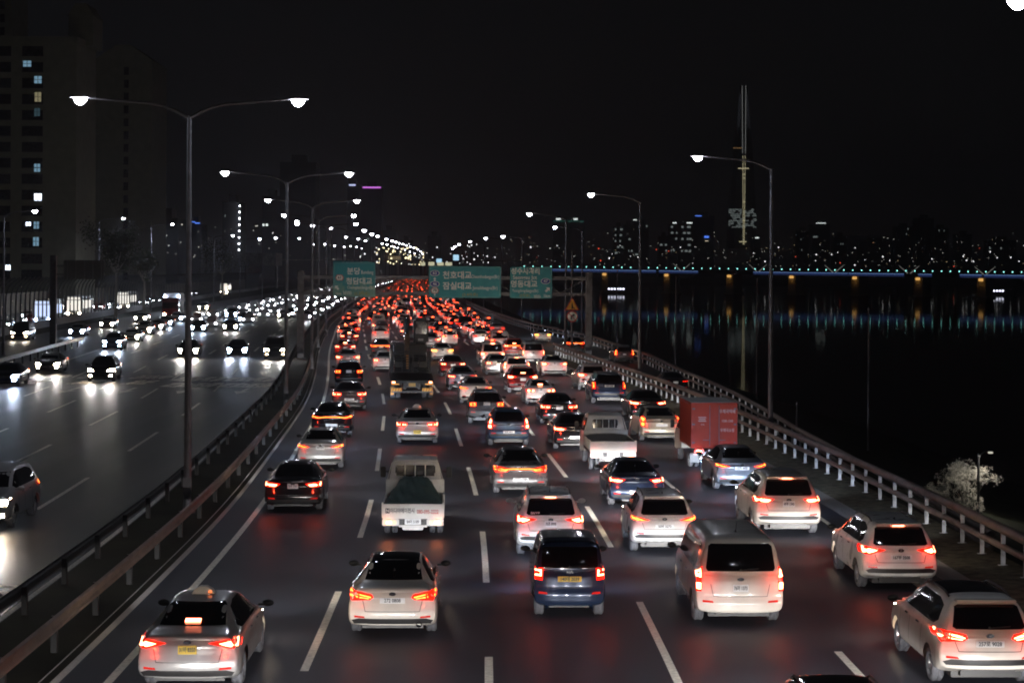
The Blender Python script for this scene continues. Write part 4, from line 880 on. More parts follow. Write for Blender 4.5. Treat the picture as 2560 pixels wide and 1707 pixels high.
def inside(p, poly):
    r = False; n = len(poly)
    for i in range(n):
        a, b = poly[i], poly[i - 1]
        if (a[1] > p[1]) != (b[1] > p[1]) and p[0] < (b[0] - a[0]) * (p[1] - a[1]) / (b[1] - a[1]) + a[0]: r = not r
    return r
VIEW = {'rear': lambda u, v, L: (Vector((u, -2, v)), Vector((0, 1, 0))), 'front': lambda u, v, L: (Vector((u, L + 2, v)), Vector((0, -1, 0))),
        'left': lambda u, v, L: (Vector((-3, u, v)), Vector((1, 0, 0))), 'right': lambda u, v, L: (Vector((3, u, v)), Vector((-1, 0, 0))), 'top': lambda u, v, L: (Vector((u, v, 4)), Vector((0, 0, -1)))}
def decal(mb, kind, poly, view='rear', off=.006, step=.09, depth=.02, m=0):
    T = TPL[kind]; bvh = body(kind)[1]; bd = []
    for i in range(len(poly)):
        a, b = Vector(poly[i]), Vector(poly[(i + 1) % len(poly)]); n = max(1, int((b - a).length / step))
        for k in range(n): bd.append(a + (b - a) * k / n)
    xs = [p.x for p in bd]; zs = [p.y for p in bd]; pts = list(bd); u = min(xs) + step * .5
    while u < max(xs):
        v = min(zs) + step * .5
        while v < max(zs):
            if inside((u, v), bd) and min((Vector((u, v)) - q).length for q in bd) > step * .4: pts.append(Vector((u, v)))
            v += step
        u += step
    nb = len(bd)
    vv, ee, ff, *_ = delaunay_2d_cdt(pts, [(i, (i + 1) % nb) for i in range(nb)], [], 1, 1e-5)
    out = []; d0 = None
    for p in vv:
        o, d = VIEW[view](p[0], p[1], T['L']); hit, nrm, _, _ = bvh.ray_cast(o, d); d0 = d
        if hit is None or (hit - o).length > (3.6 if view in ('rear',) else 5.2):
            hit, nrm, _, _ = bvh.find_nearest(o + d * 2.1)
        if nrm.dot(d) > 0: nrm = -nrm
        out.append(hit + nrm * off)
    n = len(out); fs = []
    for f in ff:
        a, b, cc_ = (out[f[0]], out[f[1]], out[f[2]]); nr = (b - a).cross(cc_ - a); fs.append(tuple(f) if nr.dot(d0) < 0 else tuple(f)[::-1])
    cnt = {}
    for f in fs:
        for i in range(3): e_ = (f[i], f[(i + 1) % 3]); cnt[e_] = 1
    idx = {}; extra = []
    for (a, b) in list(cnt):
        if (b, a) in cnt: continue
        for q in (a, b):
            if q not in idx: idx[q] = n + len(extra); extra.append(out[q] + d0 * depth)
        fs.append((b, a, idx[a], idx[b]))
    mb.add(out + extra, fs, m)
def surf(kind, u, v, view='rear', off=0):
    o, d = VIEW[view](u, v, TPL[kind]['L']); hit, nrm, _, _ = body(kind)[1].ray_cast(o, d)
    if hit is None: hit, nrm, _, _ = body(kind)[1].find_nearest(o + d * 2)
    return hit + nrm * off

def mir(poly): return [(-x, z) for x, z in poly][::-1]
# lamp styles: (housing polygons, lit polygons) in fractions of half width and metres about the lamp height, outer side
ST = {
 'bars': ([[(.42, -.02), (.46, .05), (.72, .10), (.95, .115), (.965, -.03), (.90, -.10), (.50, -.075)]],
          [[(.47, .0), (.73, .055), (.73, .03), (.47, -.028)], [(.76, .065), (.93, .085), (.94, .05), (.76, .035)], [(.50, -.045), (.73, -.005), (.73, -.035), (.53, -.062)], [(.76, .005), (.93, .02), (.92, -.015), (.77, -.03)]]),
 'wedge': ([[(.40, .04), (.72, .095), (.95, .12), (.97, -.07), (.80, -.08)]], [[(.60, .03), (.80, .065), (.92, .085), (.93, -.04), (.80, -.045)]]),
 'wedgelow': ([[(.42, .05), (.70, .085), (.95, .10), (.965, -.05), (.62, -.05)]], [[(.52, .03), (.74, .055), (.74, -.025), (.60, -.03)], [(.77, .06), (.93, .075), (.93, -.02), (.77, -.025)]]),
 'dots': ([[(.52, .07), (.95, .09), (.96, -.05), (.54, -.06)]], [[(.60, .045), (.70, .045), (.70, -.03), (.60, -.03)], [(.77, .05), (.87, .05), (.87, -.025), (.77, -.025)]]),
 'threedots': ([[(.50, .05), (.95, .07), (.96, -.05), (.52, -.05)]], [[(.56, .03), (.64, .03), (.64, -.02), (.56, -.02)], [(.70, .035), (.78, .035), (.78, -.015), (.70, -.015)], [(.84, .04), (.92, .04), (.92, -.01), (.84, -.01)]]),
 'slim': ([[(.44, .0), (.70, .06), (.95, .10), (.96, .0), (.70, -.04)]], [[(.52, .0), (.72, .03), (.72, -.01)], [(.74, .04), (.93, .075), (.93, .015), (.74, -.01)]]),
 'tall': ([[(.80, .30), (.93, .28), (.96, .0), (.97, -.18), (.80, -.20), (.76, 0)]], [[(.84, .24), (.90, .22), (.91, .06), (.83, .04)], [(.83, -.02), (.93, -.02), (.94, -.14), (.83, -.15)]]),
 'slit': ([[(.80, .22), (.93, .20), (.955, -.16), (.80, -.16)]], [[(.855, .15), (.90, .15), (.91, -.10), (.86, -.10)]]),
 'block': ([[(.84, .30), (.945, .28), (.965, -.24), (.86, -.24)]], [[(.865, .25), (.94, .24), (.95, .06), (.865, .06)], [(.868, -.06), (.95, -.06), (.955, -.19), (.868, -.2)]]),
 'cshape': ([[(.72, .12), (.93, .12), (.95, -.14), (.74, -.16)]], [[(.76, .085), (.92, .085), (.92, .05), (.80, .045), (.80, -.02), (.92, -.02), (.925, -.055), (.76, -.06)]]),
 'cbox': ([[(.55, .09), (.88, .10), (.90, -.09), (.57, -.09)]], [[(.60, .06), (.72, .06), (.72, .035), (.64, .035), (.64, -.035), (.72, -.035), (.72, -.06), (.60, -.06)], [(.76, .06), (.86, .06), (.86, -.06), (.76, -.06), (.76, -.035), (.82, -.035), (.82, .035), (.76, .035)]]),
 'round': ([[(.44, .09), (.95, .10), (.96, -.08), (.46, -.09)]], [[(.52 + .08 * math.cos(a), .07 * math.sin(a)) for a in [k * .7854 for k in range(8)]], [(.78 + .08 * math.cos(a), .07 * math.sin(a)) for a in [k * .7854 for k in range(8)]]]),
 'cross': ([[(.46, .07), (.95, .10), (.96, -.08), (.50, -.08)]], [[(.52, .03), (.60, .0), (.68, .04), (.68, -.045), (.60, -.02), (.52, -.04)], [(.76, .055), (.93, .06), (.92, -.04), (.76, -.045), (.82, .0)]]),
}
_WH = {}
def wheel_mesh(wd=.22, R=.33):
    k = (wd, R)
    if k in _WH: return _WH[k]
    h = wd / 2; mb = MB()
    mb.lathe([(.19, -h + .03), (.22, -h), (R - .05, -h), (R - .01, -h + .03), (R, -h + .06), (R - .008, -h + .065), (R - .008, -.008), (R - .02, 0), (R - .008, .008), (R - .008, h - .065), (R, h - .06), (R - .01, h - .03), (R - .05, h), (.22, h), (.19, h - .03)], 28, 'x')
    tm = mb.mesh('wheel', M_TYRE, True); mb = MB(); mb.lathe([(.0, h - .05), (.05, h - .03), (.06, h - .05), (.06, h - .09), (0, h - .09)], 12, 'x')
    mb.lathe([(.18, -h + .04), (.225, h - .02), (.225, -h + .02)], 24, 'x')
    for q in range(5):
        a = q * 2 * math.pi / 5; ca, sa = math.cos(a), math.sin(a); P_ = lambda r, t, x: (x, r * ca - t * sa, r * sa + t * ca)
        mb.add([P_(.04, -.03, h - .04), P_(.04, .03, h - .04), P_(.21, .05, h - .03), P_(.21, -.05, h - .03), P_(.04, -.03, h - .08), P_(.04, .03, h - .08), P_(.21, .05, h - .08), P_(.21, -.05, h - .08)], [(0, 1, 2, 3), (4, 7, 6, 5), (0, 4, 5, 1), (1, 5, 6, 2), (2, 6, 7, 3), (3, 7, 4, 0)])
    rm = mb.mesh('rim', M_RIM, True); _WH[k] = (tm, rm); return _WH[k]
def add_wheel(t, x, y, R=.33, wd=.22):
    tm, rm = wheel_mesh(wd, R); o = link('wheel', tm, t, (x, y, R)); r_ = link('rim', rm, o)
    if x < 0: r_.rotation_euler = (0, 0, math.pi)
_CACHE = {}
def cached(key, fn):
    if key not in _CACHE: _CACHE[key] = fn()
    return _CACHE[key]
def beam(t, L, power, cool=False, tilt=-6, z=.68, w2=.6, ang=84, n=1):
    for sx in ((0,) if n == 1 else (-1, 1)):
        d = bpy.data.lights.new('headlamp_beam', 'SPOT'); d.energy = power / n; d.color = (.70, .82, 1) if cool else (.97, .95, .93); d.spot_size = math.radians(ang); d.spot_blend = 1.0; d.shadow_soft_size = .12
        o = bpy.data.objects.new('headlamp_beam', d); COL.objects.link(o); o.parent = t; o.location = (sx * w2, L + .06, z); o.rotation_euler = (math.pi / 2 + math.radians(tilt), 0, 0); o.scale = (1, .18, 1)
NV = [0]
def glow(t, hw, lz, lit='brake', third=False):
    # the lamps' own light on their surroundings
    for sx in (-1, 1):
        d = bpy.data.lights.new('tail_lamp_light', 'POINT'); d.energy = {'brake': 5, 'tail': 1.6, 'amber': 2.2}[lit]; d.color = (1, .035, .012) if lit != 'amber' else (1, .3, .05); d.shadow_soft_size = 0
        o = bpy.data.objects.new('tail_lamp_light', d); COL.objects.link(o); o.parent = t; o.location = (sx * hw * .84, -.13, lz)
def car(kind, label, cat, x, y, rz, col='white', style='wedge', lit='brake', dims=None, plate=None, platecol='w', pz=None, brake=None, rails=False, antenna=False, taxi=False, bumper=None, foglow=None, exhaust=False,
        lightbar=False, glassroof=False, z=0.0, power=900, cool=False, face=False, emblem=True, seam=True, group=None, extra=None, side_m=None, chrome=False, wiper=False, name='car', mirror=None, reflectors=True, dark=False, hlm=None):
    T = TPL[kind]; L, W, H = T['L'], T['W'], T['H']; hw = W / 2
    sc = (1, 1, 1) if not dims else (dims[1] / W, dims[0] / L, dims[2] / H)
    t = empty(name, (x, y, z), rz, sc); tag(t, label, cat, group); NV[0] += 1
    bm_, _ = body(kind); P_ = paint(col)
    me = cached(('body', kind, col), lambda: bm_.copy())
    if not me.materials: me.materials.append(P_)
    link('body', me, t)
    def part(nm, key, fn, mats, parent=t, smooth=True):
        def mk():
            mb = MB(); fn(mb); return mb.mesh(nm, mats, smooth, fix=False)
        return link(nm, cached((nm, kind) + key, mk), parent)
    part('rear_window', (), lambda mb: decal(mb, kind, T['glass'], 'rear', .006, .1), M_GLASS)
    part('windscreen', (), lambda mb: decal(mb, kind, T['wind'], 'front', .006, .12), M_GLASS)
    def sides(vw):
        def f(mb):
            S_ = T['side']; ym = (S_[0][0] + S_[-3][0]) / 2 + .15
            decal(mb, kind, [(p[0], p[1]) for p in S_], vw, .004, .14)
        return f
    part('side_window', ('l',), sides('left'), M_GLASS); part('side_window', ('r',), sides('right'), M_GLASS)
    hous, lits = ST[style]; lz = T['lampz']
    LM = {'brake': M_BRAKE, 'tail': M_TAIL, 'amber': M_AMBER}[lit if not face else 'tail']
    for sx in (1, -1):
        conv = lambda poly: (lambda q: q if sx > 0 else mir(q))([(a * hw, lz + b) for a, b in poly])
        def fh(mb):
            for p in hous: decal(mb, kind, conv(p), 'rear', .010, .07)
        def fl(mb):
            for p in lits: decal(mb, kind, conv(p), 'rear', .022, .09, .012)
        o = part('taillight', (style, sx, face, dark), fh, M_LENSD if face or dark else M_LENS)
        part('lit_element', (style, sx, lit, face), fl, LM if not dark else M_LENS, o)
        # headlamps
        hz = T['hlz']
        q = [(.48 * hw, hz - .05), (.86 * hw, hz - .05), (.92 * hw, hz + .13), (.56 * hw, hz + .07)]
        q = q if sx > 0 else mir(q)
        o = part('headlight', ('h', sx, cool), lambda mb: decal(mb, kind, q, 'front', .012, .09), hlm or (M_HEADB if cool else M_HEAD))
        if face:
            q5 = [(.60 * hw, .40), (.80 * hw, .40), (.80 * hw, .49), (.60 * hw, .49)]; q5 = q5 if sx > 0 else mir(q5)
            part('fog_light', ('f', sx, cool), lambda mb: decal(mb, kind, q5, 'front', .012, .09), hlm or (M_HEADB if cool else M_HEAD))
    if lightbar:
        part('light_bar', (style,), lambda mb: decal(mb, kind, [(-.6 * hw, lz - .005), (-.3 * hw, lz + .02), (.3 * hw, lz + .02), (.6 * hw, lz - .005), (.6 * hw, lz + .02), (.3 * hw, lz + .045), (-.3 * hw, lz + .045), (-.6 * hw, lz + .02)], 'rear', .014, .1), M_TAIL)
    if brake is not None:
        bz = T['brake'] if brake == 'top' else (T['glass'][0][1] + .05 if kind == 'sedan' else brake)
        part('high_brake_light', (brake,), lambda mb: decal(mb, kind, [(-.14, bz - .022), (.14, bz - .022), (.14, bz + .022), (-.14, bz + .022)], 'rear', .03, .1, .02), M_BRAKE)
    # lower bumper
    bz = T['brz']
    if bumper != 'none':
        def fb(mb): decal(mb, kind, [(-.84 * hw, bz - .085), (.84 * hw, bz - .085), (.90 * hw, bz - .02), (.74 * hw, bz + .02), (-.74 * hw, bz + .02), (-.90 * hw, bz - .02)], 'rear', .012, .1)
        part('bumper_insert', (), fb, M_BLACK)
    if reflectors:
        for sx in (1, -1):
            q2 = [(.60 * hw, bz + .03), (.84 * hw, bz + .035), (.84 * hw, bz + .075), (.62 * hw, bz + .065)]; q2 = q2 if sx > 0 else mir(q2)
            part('reflector', (sx,), lambda mb: decal(mb, kind, q2, 'rear', .012, .1), M_LENSD)
    if seam:
        def fs_(mb):
            zt = T['lampz'] - .08; zl = T['brz'] + .16; w_ = .011
            for a, b in [((-.66 * hw, zt), (-.60 * hw, zl)), ((-.60 * hw, zl), (.60 * hw, zl)), ((.60 * hw, zl), (.66 * hw, zt))]:
                d = (Vector(b) - Vector(a)).normalized(); nn = Vector((-d.y, d.x)) * w_ * .5; decal(mb, kind, [tuple(Vector(a) - nn), tuple(Vector(b) - nn), tuple(Vector(b) + nn), tuple(Vector(a) + nn)], 'rear', .003, .12, .002)
        part('boot_seam', (), fs_, M_BLACK, smooth=False)
        for sv in ('left', 'right'): part('door_seam', (sv,), (lambda s_: lambda mb: [decal(mb, kind, [(yy, .34), (yy + .014, .34), (yy + .014, T['side'][-1][1] - .02), (yy, T['side'][-1][1] - .02)], s_, .003, .15, .002) for yy in (L * .32, L * .53, L * .70)])(sv), M_BLACK, smooth=False)
        for sx in (-1, 1):
            for yy in (L * .36, L * .56):
                def fd(mb): p = surf(kind, yy, T['belt'][2][1] - .1, 'left' if sx < 0 else 'right'); mb.bbox(min(p.x, p.x + sx * .035), max(p.x, p.x + sx * .035), yy, yy + .2, p.z - .018, p.z + .018, .01)
                part('door_handle', (sx, yy), fd, M_CHROME, smooth=False)
    pzz = pz if pz is not None else T['platez']; p = surf(kind, 0, pzz)
    if not face:
        pw = (.335, .16) if platecol in 'wy' else (.52, .115)
        if platecol in ('g',): pw = (.52, .115)
        o = link('licence_plate', cached(('plate', platecol), lambda: (lambda mb: (mb.bbox(-pw[0] / 2, pw[0] / 2, -.012, .006, -pw[1] / 2, pw[1] / 2, .005), mb.mesh('licence_plate', M_PLATEY if platecol in 'yY' else M_PLATE))[1])(MB())), t, (0, p.y - .016, pzz))
        if plate:
            tx = cached(('ptx', plate), lambda: text_mesh(plate, .105 if platecol in 'gwyY' else .1, M_TXT, bold=.002, squeeze=.66 if platecol in 'wy' else .86, depth=.002, name='plate_number')); q3 = link('plate_number', tx, o); q3.matrix_local = Matrix.Translation((0, -.016, 0)) @ RX
    if emblem:
        part('emblem', (), lambda mb: decal(mb, kind, [(.075 * math.cos(a), lz + (.06 if kind == 'sedan' else .03) + .04 * math.sin(a)) for a in [k * .628 for k in range(10)]], 'rear', .012, .1, .01), M_CHROME)
    for wy in T['wheels']:
        for sx in (-1, 1): add_wheel(t, sx * (hw - .145), wy)
    def ub(mb): mb.box(-hw + .30, hw - .30, .35, L - .4, .19, .6); mb.box(-.5, .5, .2, .4, .24, .4); 
    part('underbody', (), ub, M_BLACK, smooth=False)
    my = T['side'][-3][0] + .12; mz = T['side'][-2][1] + .02
    def fm(sx):
        def f(mb):
            vs = []; fs = []; nu, nv = 8, 6
            for i in range(nv + 1):
                for k in range(nu):
                    a, b = math.pi * i / nv, 2 * math.pi * k / nu; vs.append((sx * (hw + .10) + .115 * math.sin(a) * math.cos(b), my + .07 * math.sin(a) * math.sin(b), mz + .07 * math.cos(a)))
            for i in range(nv):
                for k in range(nu): fs.append((i * nu + k, i * nu + (k + 1) % nu, (i + 1) * nu + (k + 1) % nu, (i + 1) * nu + k))
            mb.add(vs, fs); mb.box(min(sx * (hw - .09), sx * (hw + .04)), max(sx * (hw - .09), sx * (hw + .04)), my - .02, my + .03, mz - .05, mz - .01)
        return f
    for sx in (-1, 1): part('side_mirror', (sx, mirror or 0), fm(sx), M_BLACK if mirror != 'body' else P_)
    if rails:
        def fr(mb):
            for sx in (-1, 1):
                ya, yb = T['wheels'][0] - .1, L * .58; pts = []
                for i in range(7): yy = ya + (yb - ya) * i / 6; s = surf(kind, sx * .56, yy, 'top'); pts.append((s.x, yy, s.z + (.055 if 0 < i < 6 else .0)))
                mb.tube(pts, .022, 6)
        part('roof_rail', (), fr, M_BLACK)
    if antenna:
        def fa(mb):
            yy = L * .17; s = surf(kind, 0, yy + .2, 'top'); mb.add([(0, yy, s.z + .07), (-.02, yy + .16, s.z), (.02, yy + .16, s.z), (-.02, yy - .02, s.z), (.02, yy - .02, s.z)], [(0, 3, 1), (0, 2, 4), (0, 4, 3), (0, 1, 2)])
            if antenna == 'rod': mb.tube([(0, yy, s.z), (0, yy - .12, s.z + .24)], .008, 5)
        part('antenna', (antenna,), fa, M_BLACK)
    if glassroof: part('glass_roof', (), lambda mb: decal(mb, kind, [(-.5, 1.5), (.5, 1.5), (.5, 2.75), (-.5, 2.75)] if kind == 'sedan' else [(-.52, 1.0), (.52, 1.0), (.52, 2.5), (-.52, 2.5)], 'top', .005, .14), M_GLASS)
    if kind in ('suv', 'van', 'mini', 'hatch', 'wagon') and not face:
        def sp_f(mb):
            zt = T['glass'][-2][1] + .02; s = surf(kind, 0, zt); w_ = .56 if kind != 'van' else .66
            mb.bbox(-w_, w_, s.y - .10, s.y + .12, zt + .03, zt + .075, .02)
        if kind in ('suv',): part('rear_spoiler', (col,), sp_f, P_)
        def wp(mb): zt = T['glass'][1][1] + .03; s = surf(kind, 0, zt); s2 = surf(kind, .3, zt + .03); mb.tube([(0, s.y - .03, zt), (.38, s2.y - .03, zt + .03)], .012, 5); mb.tube([(0, s.y - .04, zt), (0, s.y + .02, zt)], .025, 6)
        part('rear_wiper', (), wp, M_BLACK)
    if taxi:
        o = MB(); s = surf(kind, 0, L * .42, 'top'); o.prism([(-.22, 0), (.22, 0), (.17, .09), (.06, .15), (-.06, .15), (-.17, .09)], 'y', L * .42 - .07, L * .42 + .09)
        for i in range(len(o.v)): o.v[i] = (o.v[i][0], o.v[i][1], o.v[i][2] + s.z)
        q4 = o.build('taxi_roof_light', mat('taxi_light', (.75, .72, .68), .4), t); o = MB(); o.box(.10, .16, L * .42 - .085, L * .42 - .07, s.z + .03, s.z + .07); o.build('roof_light_marker', mat('taxi_marker', (.6, .2, .1), .4, emis=(1, .2, .05), strength=1.5), q4)
    if exhaust:
        def fx(mb):
            s = surf(kind, .55, T['brz'] - .08); mb.lathe([(.045, -.04), (.06, -.05), (.06, .1), (.045, .1)], 12, 'y', (.55, s.y, T['brz'] - .10))
        part('exhaust', (), fx, M_CHROME)
    if face:
        def fg(mb): decal(mb, kind, [(-.42 * hw, T['hlz'] - .1), (.42 * hw, T['hlz'] - .1), (.48 * hw, T['hlz'] + .06), (-.48 * hw, T['hlz'] + .06)], 'front', .01, .1); decal(mb, kind, [(-.7 * hw, .30), (.7 * hw, .30), (.6 * hw, .42), (-.6 * hw, .42)], 'front', .01, .1)
        part('grille', (), fg, M_BLACK)
    if power: beam(t, L, power * (2.6 if not face else .42), cool, n=2 if face else 1)
    if not face and not dark: glow(t, hw, lz, lit, brake is not None)
    if extra: extra(t, kind, T, part)
    return t
# ------------------------------------------------------------------ light trucks
def truck_text(t, s, size, x, y, z, m, sq=1, bold=0.0, nm='lettering'):
    o = link(nm, text_mesh(s, size, m, bold=bold, squeeze=sq), t); o.matrix_local = Matrix.Translation((x, y, z)) @ RX; return o
def lamp_box(t, x, z, col_, on=True, w_=.34, amber=True, y=-.03):
    mb = MB(); mb.bbox(x - w_ / 2, x + w_ / 2, y, y + .05, z - .07, z + .07, .02); o = mb.build('taillight', mat('pale_lens', (.6, .5, .4), .3, emis=(1, .75, .45), strength=.5) if amber else M_LENS, t)
    mb = MB(); s = 1 if x > 0 else -1; cx = x + s * (-.0 if not amber else .04); mb.bbox(cx - .08, cx + .08, y - .012, y, z - .045, z + .045, .005); mb.build('lit_element', M_AMBER if on == 'amber' else M_BRAKE, o)
def small_truck(label, x, y, rz, kind='pickup', tarp=False, cabcol='cream', z=0, power=900, texts=True, W=1.74, name='pickup_truck', cat='pickup truck', boxcol='boxred'):
    t = empty(name, (x, y, z), rz); tag(t, label, cat); hw = W / 2; P_ = paint(cabcol); NV[0] += 1
    LB = 2.85; dz = -.2 if tarp else 0.0
    # chassis, wheels
    mb = MB(); mb.box(-.42, -.30, .1, 4.6, .5 + dz, .68 + dz); mb.box(.30, .42, .1, 4.6, .5 + dz, .68 + dz)
    for yy in (.15, 1.2, 2.4, 3.6): mb.box(-.42, .42, yy, yy + .1, .52 + dz, .64 + dz)
    mb.box(-.5, .5, .3, 1.9, .38, .5); mb.build('chassis', M_DSTEEL, t)
    for sx in (-1, 1):
        for dx in (.11, .33): add_wheel(t, sx * (hw - dx), 1.05, .30 if not tarp else .27, .17)
        add_wheel(t, sx * (hw - .16), 4.05, .32, .19)
    # cab
    sec = [(2.98, .55), (2.98, 1.3), (3.05, 1.92), (3.25, 1.99), (4.05, 1.97), (4.35, 1.85), (4.75, 1.18), (4.85, .9), (4.85, .42), (4.5, .38)]
    mb = MB(); vs = []; fs = []; n = len(sec)
    for (xx, ins) in ((-1, 0), (-.93, 1), (.93, 1), (1, 0)):
        for (yy, zz) in sec:
            k = .22 * max(0, (zz - 1.1)); g = .03 if abs(xx) == 1 else 0
            cyy, czz = 3.9, 1.1; vs.append(((xx * (hw - .03) - (k if xx > 0 else -k)), yy + (cyy - yy) * g, zz + (czz - zz) * g))
    for i in range(3):
        for k in range(n): fs.append((i * n + k, i * n + (k + 1) % n, (i + 1) * n + (k + 1) % n, (i + 1) * n + k))
    fs += [tuple(range(n)), tuple(range(3 * n, 4 * n))[::-1]]; mb.add(vs, fs); mb.build('cab', P_, t, smooth=True)
    mb = MB(); mb.bbox(-(.60 if tarp else .5), (.60 if tarp else .5), 2.975, 3.04, 1.40, 1.76, .03); mb.build('rear_window', M_GLASS, t)
    mb = MB(); mb.add([(-.64, 4.40, 1.80), (.64, 4.40, 1.80), (.80, 4.745, 1.24), (-.80, 4.745, 1.24), (-.64, 4.38, 1.79), (.64, 4.38, 1.79), (.80, 4.72, 1.22), (-.80, 4.72, 1.22)], [(0, 1, 2, 3), (4, 7, 6, 5), (0, 3, 7, 4), (1, 5, 6, 2), (0, 4, 5, 1), (3, 2, 6, 7)]); mb.build('windscreen', M_GLASS, t)
    for sx in (-1, 1):
        mb = MB(); mb.add([(sx * (hw - .04), 3.35, 1.28), (sx * (hw - .155), 3.42, 1.80), (sx * (hw - .155), 4.15, 1.80), (sx * (hw - .04), 4.5, 1.26), (sx * (hw - .12), 3.35, 1.28), (sx * (hw - .24), 3.42, 1.80), (sx * (hw - .24), 4.15, 1.80), (sx * (hw - .12), 4.5, 1.26)], [(0, 1, 2, 3), (4, 7, 6, 5), (0, 4, 5, 1), (1, 5, 6, 2), (2, 6, 7, 3), (3, 7, 4, 0)]); mb.build('side_window', M_GLASS, t)
        mb = MB(); mb.bbox(sx * (hw + .14) - .08, sx * (hw + .14) + .08, 4.28, 4.34, 1.25, 1.58, .02); mb.tube([(sx * (hw - .06), 4.38, 1.42), (sx * (hw + .1), 4.32, 1.42)], .015, 5); mb.build('side_mirror', M_BLACK, t)
        mb = MB(); mb.bbox(sx * .62 - .15, sx * .62 + .15, 4.83, 4.87, .62, .8, .02); mb.build('headlight', M_HEAD, t)
    if kind == 'pickup':
        bed = paint(cabcol); zf = .78 + dz; zt = 1.16 + dz
        mb = MB(); mb.box(-hw, hw, .04, LB, zf - .1, zf); mb.build('bed_floor', M_DSTEEL, t)
        for sx in (-1, 1):
            mb = MB(); mb.bbox(min(sx * hw, sx * (hw - .04)), max(sx * hw, sx * (hw - .04)), .04, LB, zf, zt, .012)
            for k in range(7): yy = .3 + k * .38; mb.box(min(sx * hw, sx * (hw + .012)), max(sx * hw, sx * (hw + .012)), yy, yy + .03, zf + .03, zt - .03)
            mb.build('side_gate', bed, t)
        mb = MB(); mb.bbox(-hw, hw, 0, .04, zf - .04, zt, .012); mb.box(-hw + .02, hw - .02, -.008, 0, zt - .035, zt - .015); mb.box(-hw + .02, hw - .02, -.008, 0, zf + .0, zf + .02); mb.box(-hw - .015, -hw + .03, -.02, .0, zf, zt + .05); mb.box(hw - .03, hw + .015, -.02, 0, zf, zt + .05)
        tg = mb.build('tailgate', bed, t)
        mb = MB(); mb.bbox(-hw, hw, LB - .06, LB, zf, 1.36, .01); mb.build('bed_headboard', bed, t)
        mb = MB()
        for xx in (-.30, 0, .30) if tarp else (-.36, -.12, .12, .36): mb.tube([(xx, LB - .03, 1.36), (xx, LB - .03, 1.86)], .014, 6)
        mb.tube([(-hw + .05, LB - .03, 1.36), (-hw + .18, LB - .03, 1.84), (-hw + .34, LB - .03, 1.90), (hw - .34, LB - .03, 1.90), (hw - .18, LB - .03, 1.84), (hw - .05, LB - .03, 1.36)], .02, 6); mb.build('guard_frame', bed, t, smooth=True)
        mb = MB()
        for sx in (-1, 1): mb.bbox(sx * .63 - .24, sx * .63 + .24, -.005, .09, .54 + dz, .735 + dz, .02)
        mb.box(-.40, .40, .02, .06, .50 + dz, .56 + dz); mb.bbox(-.3, .3, .0, .05, .42 + dz, .52 + dz, .02); mb.build('rear_bumper', P_, t)
        for sx in (-1, 1): lamp_box(t, sx * .64, .64 + dz, 0, True)
        mb = MB(); mb.bbox(-.23, .23, -.03, -.01, .58 + dz, .74 + dz, .005); pl = mb.build('licence_plate', M_PLATE, t)
        if tarp:
            truck_text(tg, '이디야에이전시', .15, -.30, -.02, .97 + dz, M_TXT, .72, .003); truck_text(tg, '080-095-2222', .155, .42, -.02, .94 + dz, mat('red_lettering', (.45, .03, .03), .5), .70, .003)
            mb = MB(); mb.box(-.78, -.66, -.012, -.002, .90 + dz, 1.04 + dz); mb.build('tailgate_mark', M_TXT, tg); truck_text(tg, 'N', .12, -.72, -.016, .97 + dz, M_TXTW, 1, .004); truck_text(pl, '84어 5189', .12, 0, -.034, .66 + dz, M_TXT, .7, .002)
            mb = MB(); vs = []; fs = []; nx, ny = 22, 22
            for j in range(ny + 1):
                v = j / ny; yy = .02 + (LB - .12) * v
                for i in range(nx + 1):
                    u = i / nx * 2 - 1; xx = u * (hw - .005) * (1 - .30 * v ** 2.5)
                    zz = 1.15 + dz + .05 * math.exp(-((u) / .5) ** 2) * math.sin(min(1, v * 2) * 1.57) + .46 * v ** 1.3 * (1 - abs(u) ** 7) + .035 * math.sin(u * 7 + v * 5) * math.sin(v * 9) + .018 * math.sin(u * 23 + v * 13)
                    if j == 0: zz = 1.02 + dz + .03 * math.sin(u * 14)
                    if abs(u) > .93: zz -= .07
                    vs.append((xx, yy, zz))
            for j in range(ny):
                for i in range(nx): q = j * (nx + 1) + i; fs.append((q, q + 1, q + nx + 2, q + nx + 1))
            mb.add(vs, fs); bm_ = mb.mesh('tarpaulin', mat('green_tarpaulin', (.035, .075, .07), .55, scale=5, var=.3, bump=.3), True)
            o = link('tarpaulin', bm_, t); md = o.modifiers.new('th', 'SOLIDIFY'); md.thickness = .012
        else:
            truck_text(pl, '97다 3150', .12, 0, -.034, .66 + dz, M_TXT, .7, .002)
    else:
        x0, x1, y1, z0, z1 = -hw - .03, hw + .03, 3.0, .82, 2.56; P2 = paint(boxcol)
        mb = MB(); mb.bbox(x0, x1, 0, y1, z0, z1, .02)
        for k in range(13): yy = .2 + k * .22; mb.box(x0 - .012, x0, yy, yy + .07, z0 + .1, z1 - .1); mb.box(x1, x1 + .012, yy, yy + .07, z0 + .1, z1 - .1)
        bx = mb.build('cargo_box', P2, t)
        mb = MB(); mb.box(x0 + .02, x1 - .02, .02, y1 - .02, z1 + .001, z1 + .012); mb.build('box_roof', mat('box_roof_grey', (.36, .35, .34), .6), bx)
